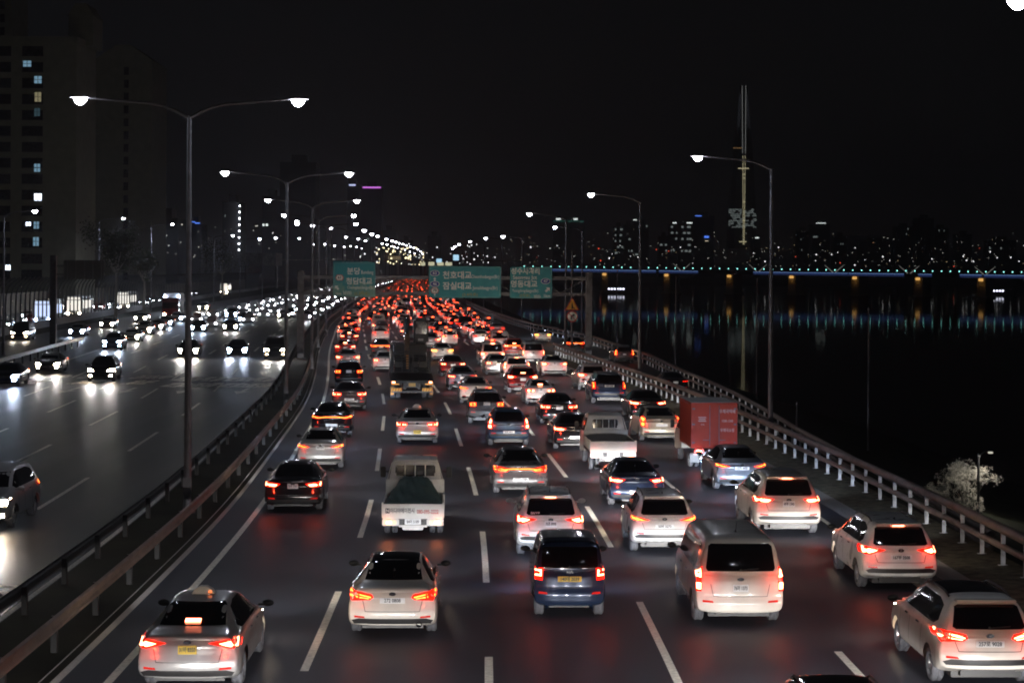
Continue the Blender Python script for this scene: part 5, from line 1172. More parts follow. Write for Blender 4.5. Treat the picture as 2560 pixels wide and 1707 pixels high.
        for sx in (-1, 1):
            mb = MB(); mb.bbox(min(sx * .01, sx * (hw - .04)), max(sx * .01, sx * (hw - .04)), -.03, -.002, z0 + .05, z1 - .06, .01)
            d_ = mb.build('cargo_door', P2, bx)
            mb = MB(); mb.tube([(sx * .18, -.055, z0 + .08), (sx * .18, -.055, z1 - .1)], .014, 6); mb.box(sx * .18 - .02, sx * .18 + .26 * sx if sx > 0 else sx * .18 + .02, -.07, -.045, 1.12, 1.145) if sx > 0 else mb.box(-.44, -.16, -.07, -.045, 1.12, 1.145)
            for zz in (1.0, 1.7, 2.3): mb.box(sx * (hw - .07) - .05, sx * (hw - .07) + .05, -.045, -.03, zz, zz + .06)
            mb.build('door_bar', M_STEEL, d_)
        wl = mat('faded_white_lettering', (.6, .45, .42), .5)
        truck_text(bx, '우체국택배', .17, .50, -.036, 2.22, wl, .8, .003); truck_text(bx, '1588-1300', .13, .50, -.036, 1.86, wl, .8, .002); truck_text(bx, '우체국쇼핑', .15, .50, -.036, 1.5, wl, .8, .003)
        mb = MB()
        for k, (a, b) in enumerate([(0, 0), (.02, .07), (0, .14)]): mb.prism([(-.60 + a, 1.84 + b), (-.30 - a, 1.84 + b), (-.34 - a, 1.88 + b), (-.64 + a, 1.88 + b)], 'y', -.04, -.031)
        mb.build('postal_bird_mark', wl, bx); truck_text(bx, 'EMS', .08, -.45, -.036, 1.72, wl, 1, 0)
        for sx in (-1, 1): lamp_box(t, sx * .58, .70, 0, True, .36, False, -.02)
        mb = MB(); mb.bbox(-.8, .8, 0, .06, .56, .62, .01); mb.build('rear_bumper', M_STEEL, t)
        mb = MB(); mb.bbox(-.22, .22, -.03, -.01, .64, .76, .005); mb.build('licence_plate', M_PLATE, t)
        # mudflaps
        mb = MB(); mb.box(-hw + .02, -hw + .4, .55, .57, .22, .6); mb.box(hw - .4, hw - .02, .55, .57, .22, .6); mb.build('mudflap', M_BLACK, t)
    if power: beam(t, 4.85, power * 2.6)
    glow(t, hw, .66 + dz, 'brake' if not tarp else 'amber')
    return t

def flatbed(x, y, rz, label):
    t = empty('flatbed_truck', (x, y, 0), rz); tag(t, label, 'truck'); hw = 1.24; D_ = mat('dark_truck_steel', (.02, .02, .02), .5, .3, scale=3, var=.3)
    mb = MB(); mb.prism([(0, .95), (0, 1.12), (2.2, 1.42), (9.2, 1.42), (9.2, 1.0), (1.6, 1.0)], 'x', -hw, hw); mb.build('deck', D_, t)
    mb = MB(); mb.box(-.5, -.35, .3, 9.6, .6, 1.0); mb.box(.35, .5, .3, 9.6, .6, 1.0); mb.build('chassis', M_DSTEEL, t)
    for sx in (-1, 1):
        for yy in (1.6, 2.9, 8.9):
            for dx in ((.14, .46) if yy < 5 else (.2,)): add_wheel(t, sx * (hw - dx), yy, .48, .27)
        mb = MB(); mb.box(sx * .9 - .31, sx * .9 + .31, -.02, .03, .50, .68, 1)
        for k in range(4): xx = sx * .9 - .28 + k * .16; mb.prism([(xx, .505), (xx + .07, .505), (xx + .13, .675), (xx + .06, .675)], 'y', -.03, -.021, 0)
        mb.build('chevron_board', [mat('chevron_red', (.6, .12, .02), .5), mat('chevron_yellow', (.85, .5, .05), .5)], t)
        mb = MB(); mb.bbox(sx * .92 - .3, sx * .92 + .3, -.04, .02, .86, 1.08, .02); o = mb.build('taillight', D_, t)
        mb = MB(); mb.bbox(sx * 1.08 - .09, sx * 1.08 + .09, -.055, -.041, .98, 1.06, .01); mb.build('lit_element', M_BRAKE, o)
        mb = MB(); mb.box(sx * .98 - .22, sx * .98 + .22, -.055, -.041, .88, .94); mb.build('reflector_strip', mat('glowing_amber_reflector', (.7, .35, .04), .3, emis=(1, .4, .03), strength=.5), o)  # light returned by the reflector is put into its emission
        mb = MB(); mb.box(sx * 1.15 - .09, sx * 1.15 + .09, .5, .53, .25, .75); mb.build('mudflap', M_ORANGE, t)
    mb = MB(); mb.bbox(-1.2, 1.2, 0, .1, .42, .50, .02); mb.bbox(-.32, .32, -.02, .1, .72, 1.06, .02); mb.build('rear_bumper', M_DSTEEL, t)
    mb = MB(); mb.bbox(-.2, .2, -.04, -.02, .78, .98, .01); mb.build('licence_plate', mat('amber_plate', (.6, .35, .08), .5), t)
    # folded loading ramps standing at the rear of the bed
    for sx in (-1, 1):
        mb = MB(); a, b = (.06, 1.16) if sx > 0 else (-1.16, -.06)
        mb.box(a, a + .09, 2.5, 2.62, 1.42, 2.75); mb.box(b - .09, b, 2.5, 2.62, 1.42, 2.75)
        for k in range(9): z = 1.46 + k * .15; mb.box(a + .09, b - .09, 2.52, 2.6, z, z + .05)
        mb.build('loading_ramp', D_, t)
    # cab
    mb = MB(); mb.bbox(-1.2, 1.2, 9.9, 12.0, .7, 3.0, .1); mb.build('cab', paint('darkgrey'), t)
    mb = MB(); mb.bbox(-1.0, 1.0, 11.95, 12.03, 1.7, 2.7, .03); mb.build('windscreen', M_GLASS, t); mb = MB(); mb.bbox(-1.0, -.6, 11.98, 12.05, .9, 1.15, .02); mb.bbox(.6, 1.0, 11.98, 12.05, .9, 1.15, .02); mb.build('headlight', M_HEAD, t)
    beam(t, 12.1, 1500, z=1.0)
    # the excavator on the bed is a thing of its own
    ex = empty('excavator', (x - math.sin(rz) * 5.6, y + math.cos(rz) * 5.6, 1.42), rz); ex.scale = (1, 1, 1.14); tag(ex, 'excavator with raised scratched boom carried on the dark flatbed truck', 'excavator')
    for sx in (-1, 1):
        mb = MB(); pr = [(-1.5, .25), (-1.2, 0), (1.2, 0), (1.5, .25), (1.5, .5), (1.2, .75), (-1.2, .75), (-1.5, .5)]; mb.prism(pr, 'x', sx * .75 - .22, sx * .75 + .22)
        for k in range(14): yy = -1.3 + k * .2; mb.box(sx * .75 - .24, sx * .75 + .24, yy, yy + .06, .75, .79); mb.box(sx * .75 - .24, sx * .75 + .24, yy, yy + .06, -.0, .03)
        mb.build('track', M_BLACK, ex)
    mb = MB(); mb.lathe([(0, .5), (.6, .5), (.6, .9), (0, .9)], 20, 'z'); mb.build('turntable', D_, ex)
    mb = MB(); mb.bbox(-1.0, 1.0, -1.3, 1.1, .9, 1.45, .08); mb.build('house', D_, ex)
    mb = MB(); mb.bbox(.2, 1.12, -.6, .9, 1.40, 2.85, .14); cb = mb.build('operator_cab', M_BLACK, ex)
    mb = MB(); mb.bbox(.32, 1.0, -.63, -.58, 2.0, 2.65, .02); mb.build('cab_window', M_GLASS, cb); mb = MB(); mb.bbox(.48, .8, -.64, -.61, 1.62, 1.74, .01); mb.build('rear_plate', mat('grey_plate', (.3, .3, .3), .5), cb)
    BR = mat('worn_boom_paint', (.12, .075, .045), .5, .2, scale=3, var=.5)
    mb = MB(); mb.prism([(-1.0, 1.1), (-.6, 1.1), (.3, 2.3), (.2, 2.9), (-.2, 2.95), (-.3, 2.4)], 'x', -.42, -.02); mb.prism([(-.25, 2.95), (.2, 2.9), (-1.2, 1.2), (-1.7, .5), (-1.9, .6), (-1.4, 1.5)], 'x', -.36, -.08); mb.build('boom', BR, ex)
    mb = MB(); mb.tube([(-.22, -1.05, 1.35), (-.22, -.85, 2.0), (-.22, -.62, 2.85)], .15, 10); mb.build('hydraulic_ram', M_CHROME, ex, smooth=True)
    mb = MB(); mb.prism([(-2.2, .0), (-1.6, 0), (-1.4, .5), (-1.7, .75), (-2.3, .5)], 'x', -.5, .06); mb.build('bucket', D_, ex)
    mb = MB(); mb.box(-.28, -.12, -2.35, -2.3, .2, .95); mb.build('warning_flag', M_ORANGE, ex)
    return t
# ------------------------------------------------------------------ the jam: cars seen from behind
def at(px, py, z=0):
    X, Y = G(px, py, z); return X, Y, yaw(Y)
def place(px, py, kind, label, cat='car', **kw):
    X, Y, r = at(px, py, kw.get('z', 0)); return car(kind, label, cat, X, Y, r + kw.pop('turn', 0), **kw)
used = {k: 30 for k in range(7)}
def emb(s, px_, z_, size=.06, m=M_CHROME):
    def f(t, kind, T, part):
        p = surf(kind, px_, z_); o = link('badge_lettering', text_mesh(s, size, m, bold=.002), t); o.matrix_local = Matrix.Translation((px_, p.y - .012, z_)) @ RX
    return f
# cars just below the frame whose headlamps light the nearest tails
for (ln, Y, kd, cl_, lb) in [(1, 26.5, 'sedan', 'grey', 'car outside the frame behind the silver taxi'), (2, 28.0, 'suv', 'black', 'car outside the frame behind the white sedan'), (3, 26.0, 'sedan', 'white', 'car outside the frame behind the small boxy car')]:
    car(kd, lb, 'car', c(Y) + 3.5 * ln - 1.75, Y - 4.8, yaw(Y), col=cl_, power=1500, group='cars just outside the frame')
car('sedan', 'silver-roofed car outside the frame behind the pearl wagon', 'car', c(25) + 16, 23.5, yaw(25), col='silver', power=1500, group='cars just outside the frame')
X, Y = G(2080, 1690, 1.6); car('suv', 'dark car with chrome roof rails whose roof just enters the bottom edge', 'car', X, 25.6, yaw(27), col='black', rails=True, glassroof=True, power=1500)
# lane 1
place(466, 1738, 'sedan', 'silver taxi sedan with yellow plate and dome light, at the bottom corner by the median', 'taxi', col='silver', style='wedge', brake='low', taxi=True, plate='31바 8350', platecol='y', power=900, dims=(4.85, 1.86, 1.47), emblem=True)
place(731, 1283, 'sedan', 'black sedan with bright brake lights beside the median line', col='black', style='wedgelow', plate='25무 7161', platecol='w', pz=.86, dims=(4.7, 1.81, 1.44), power=1100)
place(800, 1175, 'sedan', 'silver sedan with hooked tail lamps behind the car with the light bar', col='silver', style='slim', lit='tail', plate='54수 3702', platecol='w', pz=.86, dims=(4.5, 1.78, 1.45), cool=True, power=1500)
place(829, 1093, 'sedan', 'black sedan with one continuous row of red light across its boot', col='black', style='slim', lit='tail', lightbar=True, platecol='g', pz=.56, dims=(4.99, 1.87, 1.47), exhaust=True)
place(873, 1026, 'sedan', 'dark grey sedan with lamps of two flames ahead of the light bar sedan', col='darkgrey', style='cross', lit='brake', platecol='g', pz=.60, plate='128나 4417', power=1300, cool=True)
place(872, 968, 'suv', 'black off-roader with square framed tail lamps, second ahead of the light bar sedan', col='black', style='cbox', lit='tail', platecol='w', pz=1.0, dims=(4.7, 1.88, 1.7), mirror='black')
place(870, 922, 'sedan', 'silver sedan mostly hidden by the black off-roader', col='silver', style='wedge')
place(863, 892, 'sedan', 'red glowing sedan with three bright brake lights ahead of the half hidden silver sedan', col='red', style='dots', brake='low')  # red body paint stands for brake light glowing on the car
place(873, 862, 'sedan', 'sedan glowing red between two other braking cars near the median', col='maroon', style='dots', brake='low')  # maroon body colour holds the red glow of the brake lights around
place(864, 836, 'sedan', 'sedan with three brake lights where the median line begins to bend', col='red', style='dots', brake='low')
place(884, 820, 'suv', 'white tall car beside the median half hidden by braking sedans', col='white', style='tall')
place(887, 796, 'sedan', 'white sedan with brake lights on the bend of the inner lane', col='white', style='dots', brake='low')
# lane 2
place(980, 1600, 'sedan', 'white sedan with black glass roof and barred tail lamps in the second lane', col='pearl', style='bars', lit='tail', plate='272 0808', platecol='g', pz=.80, glassroof=True, exhaust=True, antenna='fin', dims=(4.85, 1.86, 1.475), power=900)
X, Y, r = at(1032, 1344); small_truck('white pickup truck with green tarpaulin and a phone number on its tailgate', X, Y, r, tarp=True, W=1.74, power=1300, cabcol='white')
place(1043, 1112, 'sedan', 'silver taxi sedan with a roof dome behind the flatbed truck', 'taxi', col='silver', style='cross', taxi=True, plate='33아 5248', platecol='y', pz=.56, dims=(4.85, 1.86, 1.475), power=1200)
X, Y, r = at(1030, 999); flatbed(X, Y, r, 'dark flatbed truck with striped yellow chevron boards and folded ramps')
place(963, 930, 'sedan', 'white-tailed sedan squeezed beside the flatbed truck', col='white', style='dots')
place(953, 890, 'sedan', 'dark sedan with a thin wavy light bar in the second lane', col='darkgrey', style='bars', lit='tail', lightbar=True)
place(952, 845, 'sedan', 'sedan glowing red with a bright line between its lamps, ahead of the wavy light bar', col='red', style='dots', lightbar=True, brake='low', plate=None, cool=True)  # body painted red in place of the red light falling on it
X, Y, r = at(947, 826); small_truck('small loaded pickup truck with junk on its bed in the second lane', X, Y, r, tarp=False, texts=False)
place(957, 802, 'suv', 'black tall car ahead of the loaded pickup', col='black', style='slit')
place(972, 782, 'sedan', 'braking sedan ahead of the black tall car', col='silver', style='dots', brake='low')
# lane 3
place(1424, 1546, 'mini', 'small dark blue boxy car with yellow plate and round bumper reflectors', col='navy', style='cshape', plate='140데 2039', platecol='Y', pz=.86, emblem=False, antenna='fin', extra=emb('KIA', 0, 1.02, .09), cool=True, bumper='none', power=900)
place(1377, 1396, 'suv', 'white off-roader with roof rails and stickers on its rear window', col='white', style='wedge', brake='top', plate='70조 8998', platecol='w', pz=.90, rails=True, antenna='rod', dims=(4.41, 1.83, 1.675), mirror='body', power=2200, extra=emb('IWYR', -.42, 1.17, .10, M_TXTW))
place(1302, 1240, 'sedan', 'brown-grey sedan with one glowing band joining its tail lamps', col='grey', style='bars', lit='tail', lightbar=True, platecol='g', pz=.56, exhaust=True, dims=(4.93, 1.865, 1.47), plate='154도 3286', power=1300)
place(1272, 1117, 'hatch', 'blue hatchback with tall upright tail lamps', col='blue', style='tall', platecol='g', pz=.66, dims=(4.1, 1.80, 1.61), emblem=True, cool=True, plate='35마 4411', power=1300)
place(1217, 1061, 'suv', 'dark brown off-roader with framed tail lamps and silver under-bumper', col='darkgrey', style='cbox', lit='tail', dims=(4.47, 1.85, 1.66), platecol='w', pz=1.02, antenna='fin', power=1300)
place(1190, 1010, 'sedan', 'white sedan with orange glowing lamps behind the blue-grey sedan', col='pearl', style='slim', lit='tail', power=1700)
place(1157, 976, 'sedan', 'blue-grey sedan with three dot tail lamps in the third lane', col='bluegrey', style='threedots', power=1500)
place(1133, 941, 'sedan', 'dark sedan with red lamps ahead of the three dot sedan', col='maroon', style='dots', power=1200)
place(1107, 903, 'sedan', 'white sedan with orange tail lamps beside the flatbed truck cab', col='white', style='wedgelow', lit='amber', power=1500)
place(1077, 872, 'sedan', 'silver sedan half behind the excavator', col='silver', style='wedge', power=1300)
place(1021, 848, 'sedan', 'dark sedan in front of the flatbed truck cab', col='darkgrey', style='dots', power=900)
place(1012, 815, 'suv', 'white-bodied tall car with black rear window in the third lane', col='white', style='slit', power=1200)
place(1010, 792, 'sedan', 'white sedan followed by the tall car with black rear window', col='white', style='dots')
place(1016, 768, 'van', 'grey van with slanted roof in the third lane', 'van', col='bluegrey', style='block')
# lane 4
place(1852, 1569, 'van', 'pearl minivan with tall twin block tail lamps and wide black rear window', 'van', col='pearl', style='block', plate='76머 1373', platecol='w', pz=.84, cool=False, antenna='rod', power=1500, bumper='none', brake=None)
place(1662, 1387, 'suv', 'white small off-roader with slim orange lamps and black lower bumper', col='white', style='slim', lit='tail', plate='30버 3273', platecol='g', pz=.80, rails=True, antenna='fin', dims=(4.17, 1.80, 1.57), power=2000)
place(1594, 1270, 'sedan', 'dark blue sedan with brake lights behind the old silver pickup', col='navy', style='wedgelow', platecol='g', pz=.52, dims=(4.57, 1.80, 1.44), antenna='fin', power=2600)
X, Y, r = at(1533, 1180); small_truck('old silver pickup truck with empty bed and rusty guard bars', X, Y, r, tarp=False, W=1.74, power=900)
place(1440, 1126, 'sedan', 'black sedan half hidden by the old silver pickup', col='black', style='wedgelow', platecol='g', pz=.56, exhaust=True, power=1300)
place(1399, 1062, 'sedan', 'black sedan with spiky red lamps ahead of the half hidden black sedan', col='black', style='cross', platecol='w', pz=.84, exhaust=True, power=1500, antenna='fin')
place(1353, 1014, 'sedan', 'white coupe with four round lamps and red lit rear window', col='white', style='round', brake='low', platecol='w', pz=.86, dims=(4.6, 1.74, 1.41), power=1300)
place(1308, 983, 'suv', 'dark maroon off-roader glowing red ahead of the white coupe', col='maroon', style='wedge', brake=1.24, power=1700)
place(1293, 951, 'suv', 'white off-roader with its rear lid bright behind the maroon one', col='white', style='tall', brake='top', power=1500)
place(1246, 938, 'sedan', 'silver sedan glowing red beside the white off-roader', col='silver', style='dots', power=1200)
place(1286, 893, 'suv', 'red glowing off-roader with a bright band between its lamps', col='red', style='dots', lightbar=True, brake=1.2)  # red paint carries the brake glow on this body
place(1232, 917, 'van', 'white minivan with a long brake bar over its rear window', 'van', col='white', style='wedge', brake='top', power=1500)
place(1239, 868, 'sedan', 'silver sedan with a bright single lamp ahead of the white minivan', col='silver', style='wedge', power=1200)
# lane 5
place(2477, 1728, 'suv', 'pearl wagon with panoramic roof and oval rear window at the bottom corner', col='pearl', style='bars', lit='brake', plate='257로 9028', platecol='g', pz=.86, glassroof=True, rails=True, mirror='black', dims=(4.67, 1.89, 1.64), power=0)
place(2254, 1482, 'suv', 'white sharp-edged off-roader with arrow tail lamps and high brake light', col='white', style='wedge', brake='top', plate='167부 3508', platecol='g', pz=.84, rails=True, antenna='fin', dims=(4.63, 1.845, 1.645), power=1500)
place(1973, 1343, 'suv', 'white-silver long off-roader with red lit rear window and chrome plate frame', col='pearl', style='wedgelow', brake='top', plate='49부 1340', platecol='w', pz=.90, dims=(4.84, 1.945, 1.75), power=2600, cool=True, chrome=True)
place(1856, 1229, 'sedan', 'dark grey sedan with yellow-green glowing lamps behind the red box truck', col='bluegrey', style='slim', lit='tail', platecol='g', pz=.82, dims=(4.64, 1.80, 1.44), antenna='fin', cool=True, power=700, plate='15하 4433')
X, Y, r = at(1785, 1173); small_truck('small red box truck with faded white lettering on its doors', X, Y, r, kind='box', W=1.74, power=900, name='box_truck', cat='box truck')
place(1655, 1106, 'sedan', 'gold-white old sedan with slanted lamps beside the red box truck', col='gold', style='tall', lit='tail', platecol='g', pz=.76, dims=(4.95, 1.85, 1.48), power=900, chrome=True)
place(1622, 1052, 'sedan', 'black sedan with star-like red lamps ahead of the gold-white sedan', col='black', style='wedgelow', power=1800, pz=.56)
place(1524, 1010, 'suv', 'big black off-roader with vertical slit lamps and silver under-guard', col='navy', style='slit', lit='tail', platecol='g', pz=.98, dims=(4.98, 1.975, 1.75), rails=True, power=1500, plate='38주 2156')
place(1484, 977, 'suv', 'silver off-roader half hidden by the big black one', col='silver', style='wedge', power=1700)
place(1387, 941, 'sedan', 'white sedan with dark glass roof near the start of the verge', col='white', style='wedge', lit='brake', power=1200, glassroof=True, pz=.86)
place(1334, 911, 'van', 'white square van with slit tail lamps in the outer lane', 'van', col='white', style='slit', dims=(4.4, 1.85, 1.80), power=2000)
place(1187, 960, 'sedan', 'dark car barely seen between two bright cars in the third lane', col='black', style='dots', power=900) if False else None
# ramp
place(1358, 857, 'sedan', 'white sedan with its turn signal on, merging from the ramp', col='white', style='wedgelow', lit='amber', z=-.45, power=1500, cool=True)
place(1440, 880, 'sedan', 'black sedan with hooked light band on the ramp behind the sign post', col='black', style='bars', lit='tail', lightbar=True, z=-.65, power=1200)
place(1562, 909, 'wagon', 'grey family car with bracket shaped lamps on the ramp', col='grey', style='tall', lit='tail', z=-.88, dims=(4.52, 1.80, 1.64), rails=True, power=1000)
place(1690, 985, 'sedan', 'black car in the dark at the foot of the ramp with dim red lamps', col='black', style='threedots', lit='tail', z=-.95, power=0, dark=True)

# ------------------------------------------------------------------ oncoming cars
def facing(px, py, kind, label, cat='car', **kw):
    X, Y, r = at(px, py); L = TPL[kind]['L'] * 1.0
    r += kw.pop('turn', 0)
    return car(kind, label, cat, X + L * math.sin(-r), Y + L * math.cos(r), math.pi + r, face=True, rails=kw.pop('rails', False), power=kw.pop('power', 1500), seam=kw.pop('seam', True), emblem=False, **kw)
facing(-62, 1330, 'hatch', 'white hatchback with a lit headlamp half outside the frame beside the median', col='silver', power=1300, mirror='body')
facing(8, 968, 'sedan', 'dark blue car with cold white headlamps cut by the frame edge', col='navy', cool=True, power=3200, rails=False)
facing(117, 934, 'sedan', 'grey sedan with warm headlamps behind the yellowed lane lettering', col='grey', power=3200)
facing(250, 956, 'suv', 'black off-roader driving over the lane lettering', col='black', power=3400, rails=True)
facing(279, 876, 'suv', 'bluish off-roader with cold headlamps between the white cars', col='bluegrey', cool=True, power=3000)
facing(190, 842, 'sedan', 'blue-tinted sedan with cold headlamps at the gore', col='bluegrey', cool=True, power=3000)
facing(266, 822, 'sedan', 'silver sedan with warm headlamps in front of the noise barrier', col='silver', power=2600)
facing(47, 852, 'van', 'black minivan with dim orange lamps on the slip road', 'van', col='black', power=500, hlm=mat('warm_dim_headlamp', (.8, .6, .4), .3, emis=(1, .72, .4), strength=30))
facing(326, 857, 'sedan', 'white sedan in the row of cars by the gore', col='white', power=2400)
facing(358, 839, 'suv', 'pale tall car second in the row by the gore', col='pearl', power=2400)
facing(388, 828, 'sedan', 'silver car third in the row by the gore', col='silver', power=2000)
facing(350, 806, 'sedan', 'white car at the head of the slip road queue', col='white', power=2000)
facing(412, 818, 'sedan', 'pale car fourth in the row by the gore', col='pearl', cool=True, power=2000)
facing(440, 806, 'sedan', 'car with cold headlamps fifth in the row by the gore', col='white', cool=True, power=2000)
facing(469, 894, 'sedan', 'dark sedan with warm headlamps behind the tall median pole', col='darkgrey', power=3400)
facing(592, 893, 'sedan', 'dark blue sedan with cold blue headlamps', col='navy', cool=True, power=3600)
facing(687, 899, 'van', 'dark minivan with double warm headlamps by the median', 'van', col='darkgrey', power=3600)
facing(494, 831, 'sedan', 'dark car with cold headlamps just past the tall median pole', col='darkgrey', cool=True, power=3000)
facing(575, 829, 'sedan', 'car with small warm headlamps tucked behind the cold blue ones', col='grey', power=2400)
facing(611, 808, 'sedan', 'car with dazzling blue-white headlamps in the middle of the oncoming lanes', col='navy', cool=True, power=5200)
facing(577, 797, 'suv', 'tall car with glaring cold headlamps next to the dazzling one', col='grey', cool=True, power=4200)
facing(708, 798, 'sedan', 'car with warm headlamps alone near the second median pole', col='silver', power=2600)
facing(507, 778, 'suv', 'tall grey car with warm headlamps in front of the dark barrier end', col='grey', power=2200)
# red cab truck at the slip road
X, Y, r = at(418, 800); t = empty('lorry', (X, Y + 7, 0), math.pi + r); tag(t, 'red-cabbed lorry with white marker lights driving beside the noise barrier', 'lorry'); P_ = paint('maroon')
mb = MB(); mb.bbox(-1.2, 1.2, 5.2, 7.0, .6, 3.3, .12); mb.build('cab', P_, t); mb = MB(); mb.bbox(-1.05, 1.05, 6.95, 7.04, 1.7, 2.6, .03); mb.build('windscreen', M_GLASS, t)
mb = MB(); mb.bbox(-1.25, 1.25, 0, 5.0, 1.0, 3.9, .04); mb.build('cargo_box', paint('cream'), t)
for sx in (-1, 1):
    mb = MB(); mb.bbox(sx * .85 - .16, sx * .85 + .16, 6.98, 7.06, .75, .98, .02); mb.build('headlight', M_HEAD, t); mb = MB(); mb.bbox(sx * 1.05 - .12, sx * 1.05 + .12, 5.2, 5.3, 3.34, 3.5, .02); mb.build('marker_light', M_HEADB, t)
    for yy in (1.0, 5.9): add_wheel(t, sx * 1.02, yy, .48, .27)
beam(t, 7.1, 1500, z=.9)

# ------------------------------------------------------------------ far traffic
def far_mesh(kind, col, facing_, dim=False):
    T = TPL[kind]; hw = T['W'] / 2; bm_, _ = body(kind, 1); mb = MB(); mb.add([v.co for v in bm_.vertices], [tuple(p.vertices) for p in bm_.polygons], 0)
    decal(mb, kind, T['glass'], 'rear', .008, .3, m=1); decal(mb, kind, T['wind'], 'front', .008, .3, m=1)
    for vw in ('left', 'right'): decal(mb, kind, T['side'], vw, .006, .4, m=1)
    for sx in (1, -1):
        q = [(.46 * hw, T['lampz'] - .08), (.95 * hw, T['lampz'] - .09), (.95 * hw, T['lampz'] + .10), (.46 * hw, T['lampz'] + .08)]; decal(mb, kind, q if sx > 0 else mir(q), 'rear', .02, .3, m=6)
        if not facing_: q = [(.62 * hw, T['lampz'] - .04), (.90 * hw, T['lampz'] - .04), (.90 * hw, T['lampz'] + .05), (.62 * hw, T['lampz'] + .05)]; decal(mb, kind, q if sx > 0 else mir(q), 'rear', .035, .3, m=2 if not dim else 6)
        q = [(.46 * hw, T['hlz'] - .08), (.92 * hw, T['hlz'] - .08), (.92 * hw, T['hlz'] + .13), (.46 * hw, T['hlz'] + .13)]; decal(mb, kind, q if sx > 0 else mir(q), 'front', .02, .3, m=3)
    decal(mb, kind, [(-.17, T['platez'] - .06), (.17, T['platez'] - .06), (.17, T['platez'] + .06), (-.17, T['platez'] + .06)], 'rear', .015, .3, m=4)
    bz = T['brake'] if kind != 'sedan' else 1.17; decal(mb, kind, [(-.14, bz - .025), (.14, bz - .025), (.14, bz + .025), (-.14, bz + .025)], 'rear', .03, .3, m=2 if not dim else 1)
    for wy in T['wheels']:
        for sx in (-1, 1): mb.lathe([(0, -.11), (.33, -.11), (.33, .11), (0, .11)], 10, 'x', (sx * (hw - .13), wy, .33), 5)
    return mb.mesh('far_car', [paint(col), M_GLASS, M_FARRED, M_FARW, M_PLATE, M_TYRE, M_LENSD if facing_ else (M_LENS if not dim else M_LENSM)], True, fix=False)
FM = {}
M_LENSM = mat('running_red_lens', (.4, .01, .008), .2, coat=.5, emis=(1, .05, .01), strength=.9, scale=12)
def far_get(kind, col, fc, dim=False):
    k_ = (kind, col, fc, dim)
    if k_ not in FM: FM[k_] = far_mesh(kind, col, fc, dim)
    return FM[k_]
busy = [(o.location.x, o.location.y, o.get('category')) for o in bpy.data.objects if o.type == 'EMPTY' and o.get('category') in ('car', 'taxi', 'van', 'pickup truck', 'box truck', 'truck', 'lorry')]
KS = ['sedan'] * 5 + ['suv'] * 3 + ['van', 'mini']; CS = ['white'] * 4 + ['silver'] * 2 + ['grey', 'black', 'black', 'darkgrey', 'red', 'pearl', 'navy']
def free(X, Y, L=4.8):
    return all(not (abs(X - bx) < 2.3 and -L - .8 < (Y - by) < L + .8) for bx, by, _ in busy)
nfar = 0; stuff_r = MB(); starts = {1: 195, 2: 200, 3: 230, 4: 190, 5: 155, 6: 222}
for rowsY in range(1):
    cars_ = []
    for ln, y0 in starts.items():
        Y = y0
        while Y < 1500:
            cars_.append((Y, ln)); Y += random.uniform(6.6, 10.5) if Y < 600 else random.uniform(9, 15)
    cars_.sort()
    for Y, ln in cars_:
        off = 3.5 * ln - 1.75; X = c(Y) + off + random.uniform(-.45, .45)
        if not free(X, Y): continue
        k, cc_ = random.choice(KS), random.choice(CS); dm = random.random() < .3; me = far_get(k, cc_, False, dm)
        if nfar < 128:
            o = link('car', me, None, (X, Y, 0)); o.rotation_euler = (0, 0, yaw(Y)); busy.append((X, Y, 'car')); nfar += 1
            tag(o, ('%s %s rolling with dim lamps' if dm else '%s %s braking').__add__(' in the %s lane of the far jam') % (dict(darkgrey='dark grey', pearl='off-white', navy='dark blue').get(cc_, cc_), dict(sedan='sedan', suv='off-roader', van='minivan', mini='boxy car')[k], ['', 'first', 'second', 'third', 'fourth', 'fifth', 'sixth'][ln]), 'car', 'braking cars in the far jam')
            if Y < 330 and random.random() < .6: beam(o, 4.8, 600)
            if Y < 460: glow(o, .9, .9)
        else:
            R_ = Matrix.Translation((X, Y, 0)) @ Matrix.Rotation(yaw(Y), 4, 'Z')
            if random.random() < .6:
              for dx in (-.66, .66): p = R_ @ Vector((dx, 0, .9)); stuff_r.box(p.x - .11, p.x + .11, p.y, p.y + .05, p.z - .05, p.z + .05, 1)
            p = R_ @ Vector((0, 2, 0)); stuff_r.bbox(p.x - .9, p.x + .9, Y + .1, Y + 4.6, .3, 1.0, .15, 0); stuff_r.bbox(p.x - .65, p.x + .65, Y + 1, Y + 3.4, 1.0, 1.45, .15, 0)
o = stuff_r.build('far_jam_traffic', [paint('silver'), M_FARRED]); tag(o, 'solid mass of red tail lights where the jam meets the horizon', 'traffic', None, 'stuff')
stuff_l = MB(); nl = 0
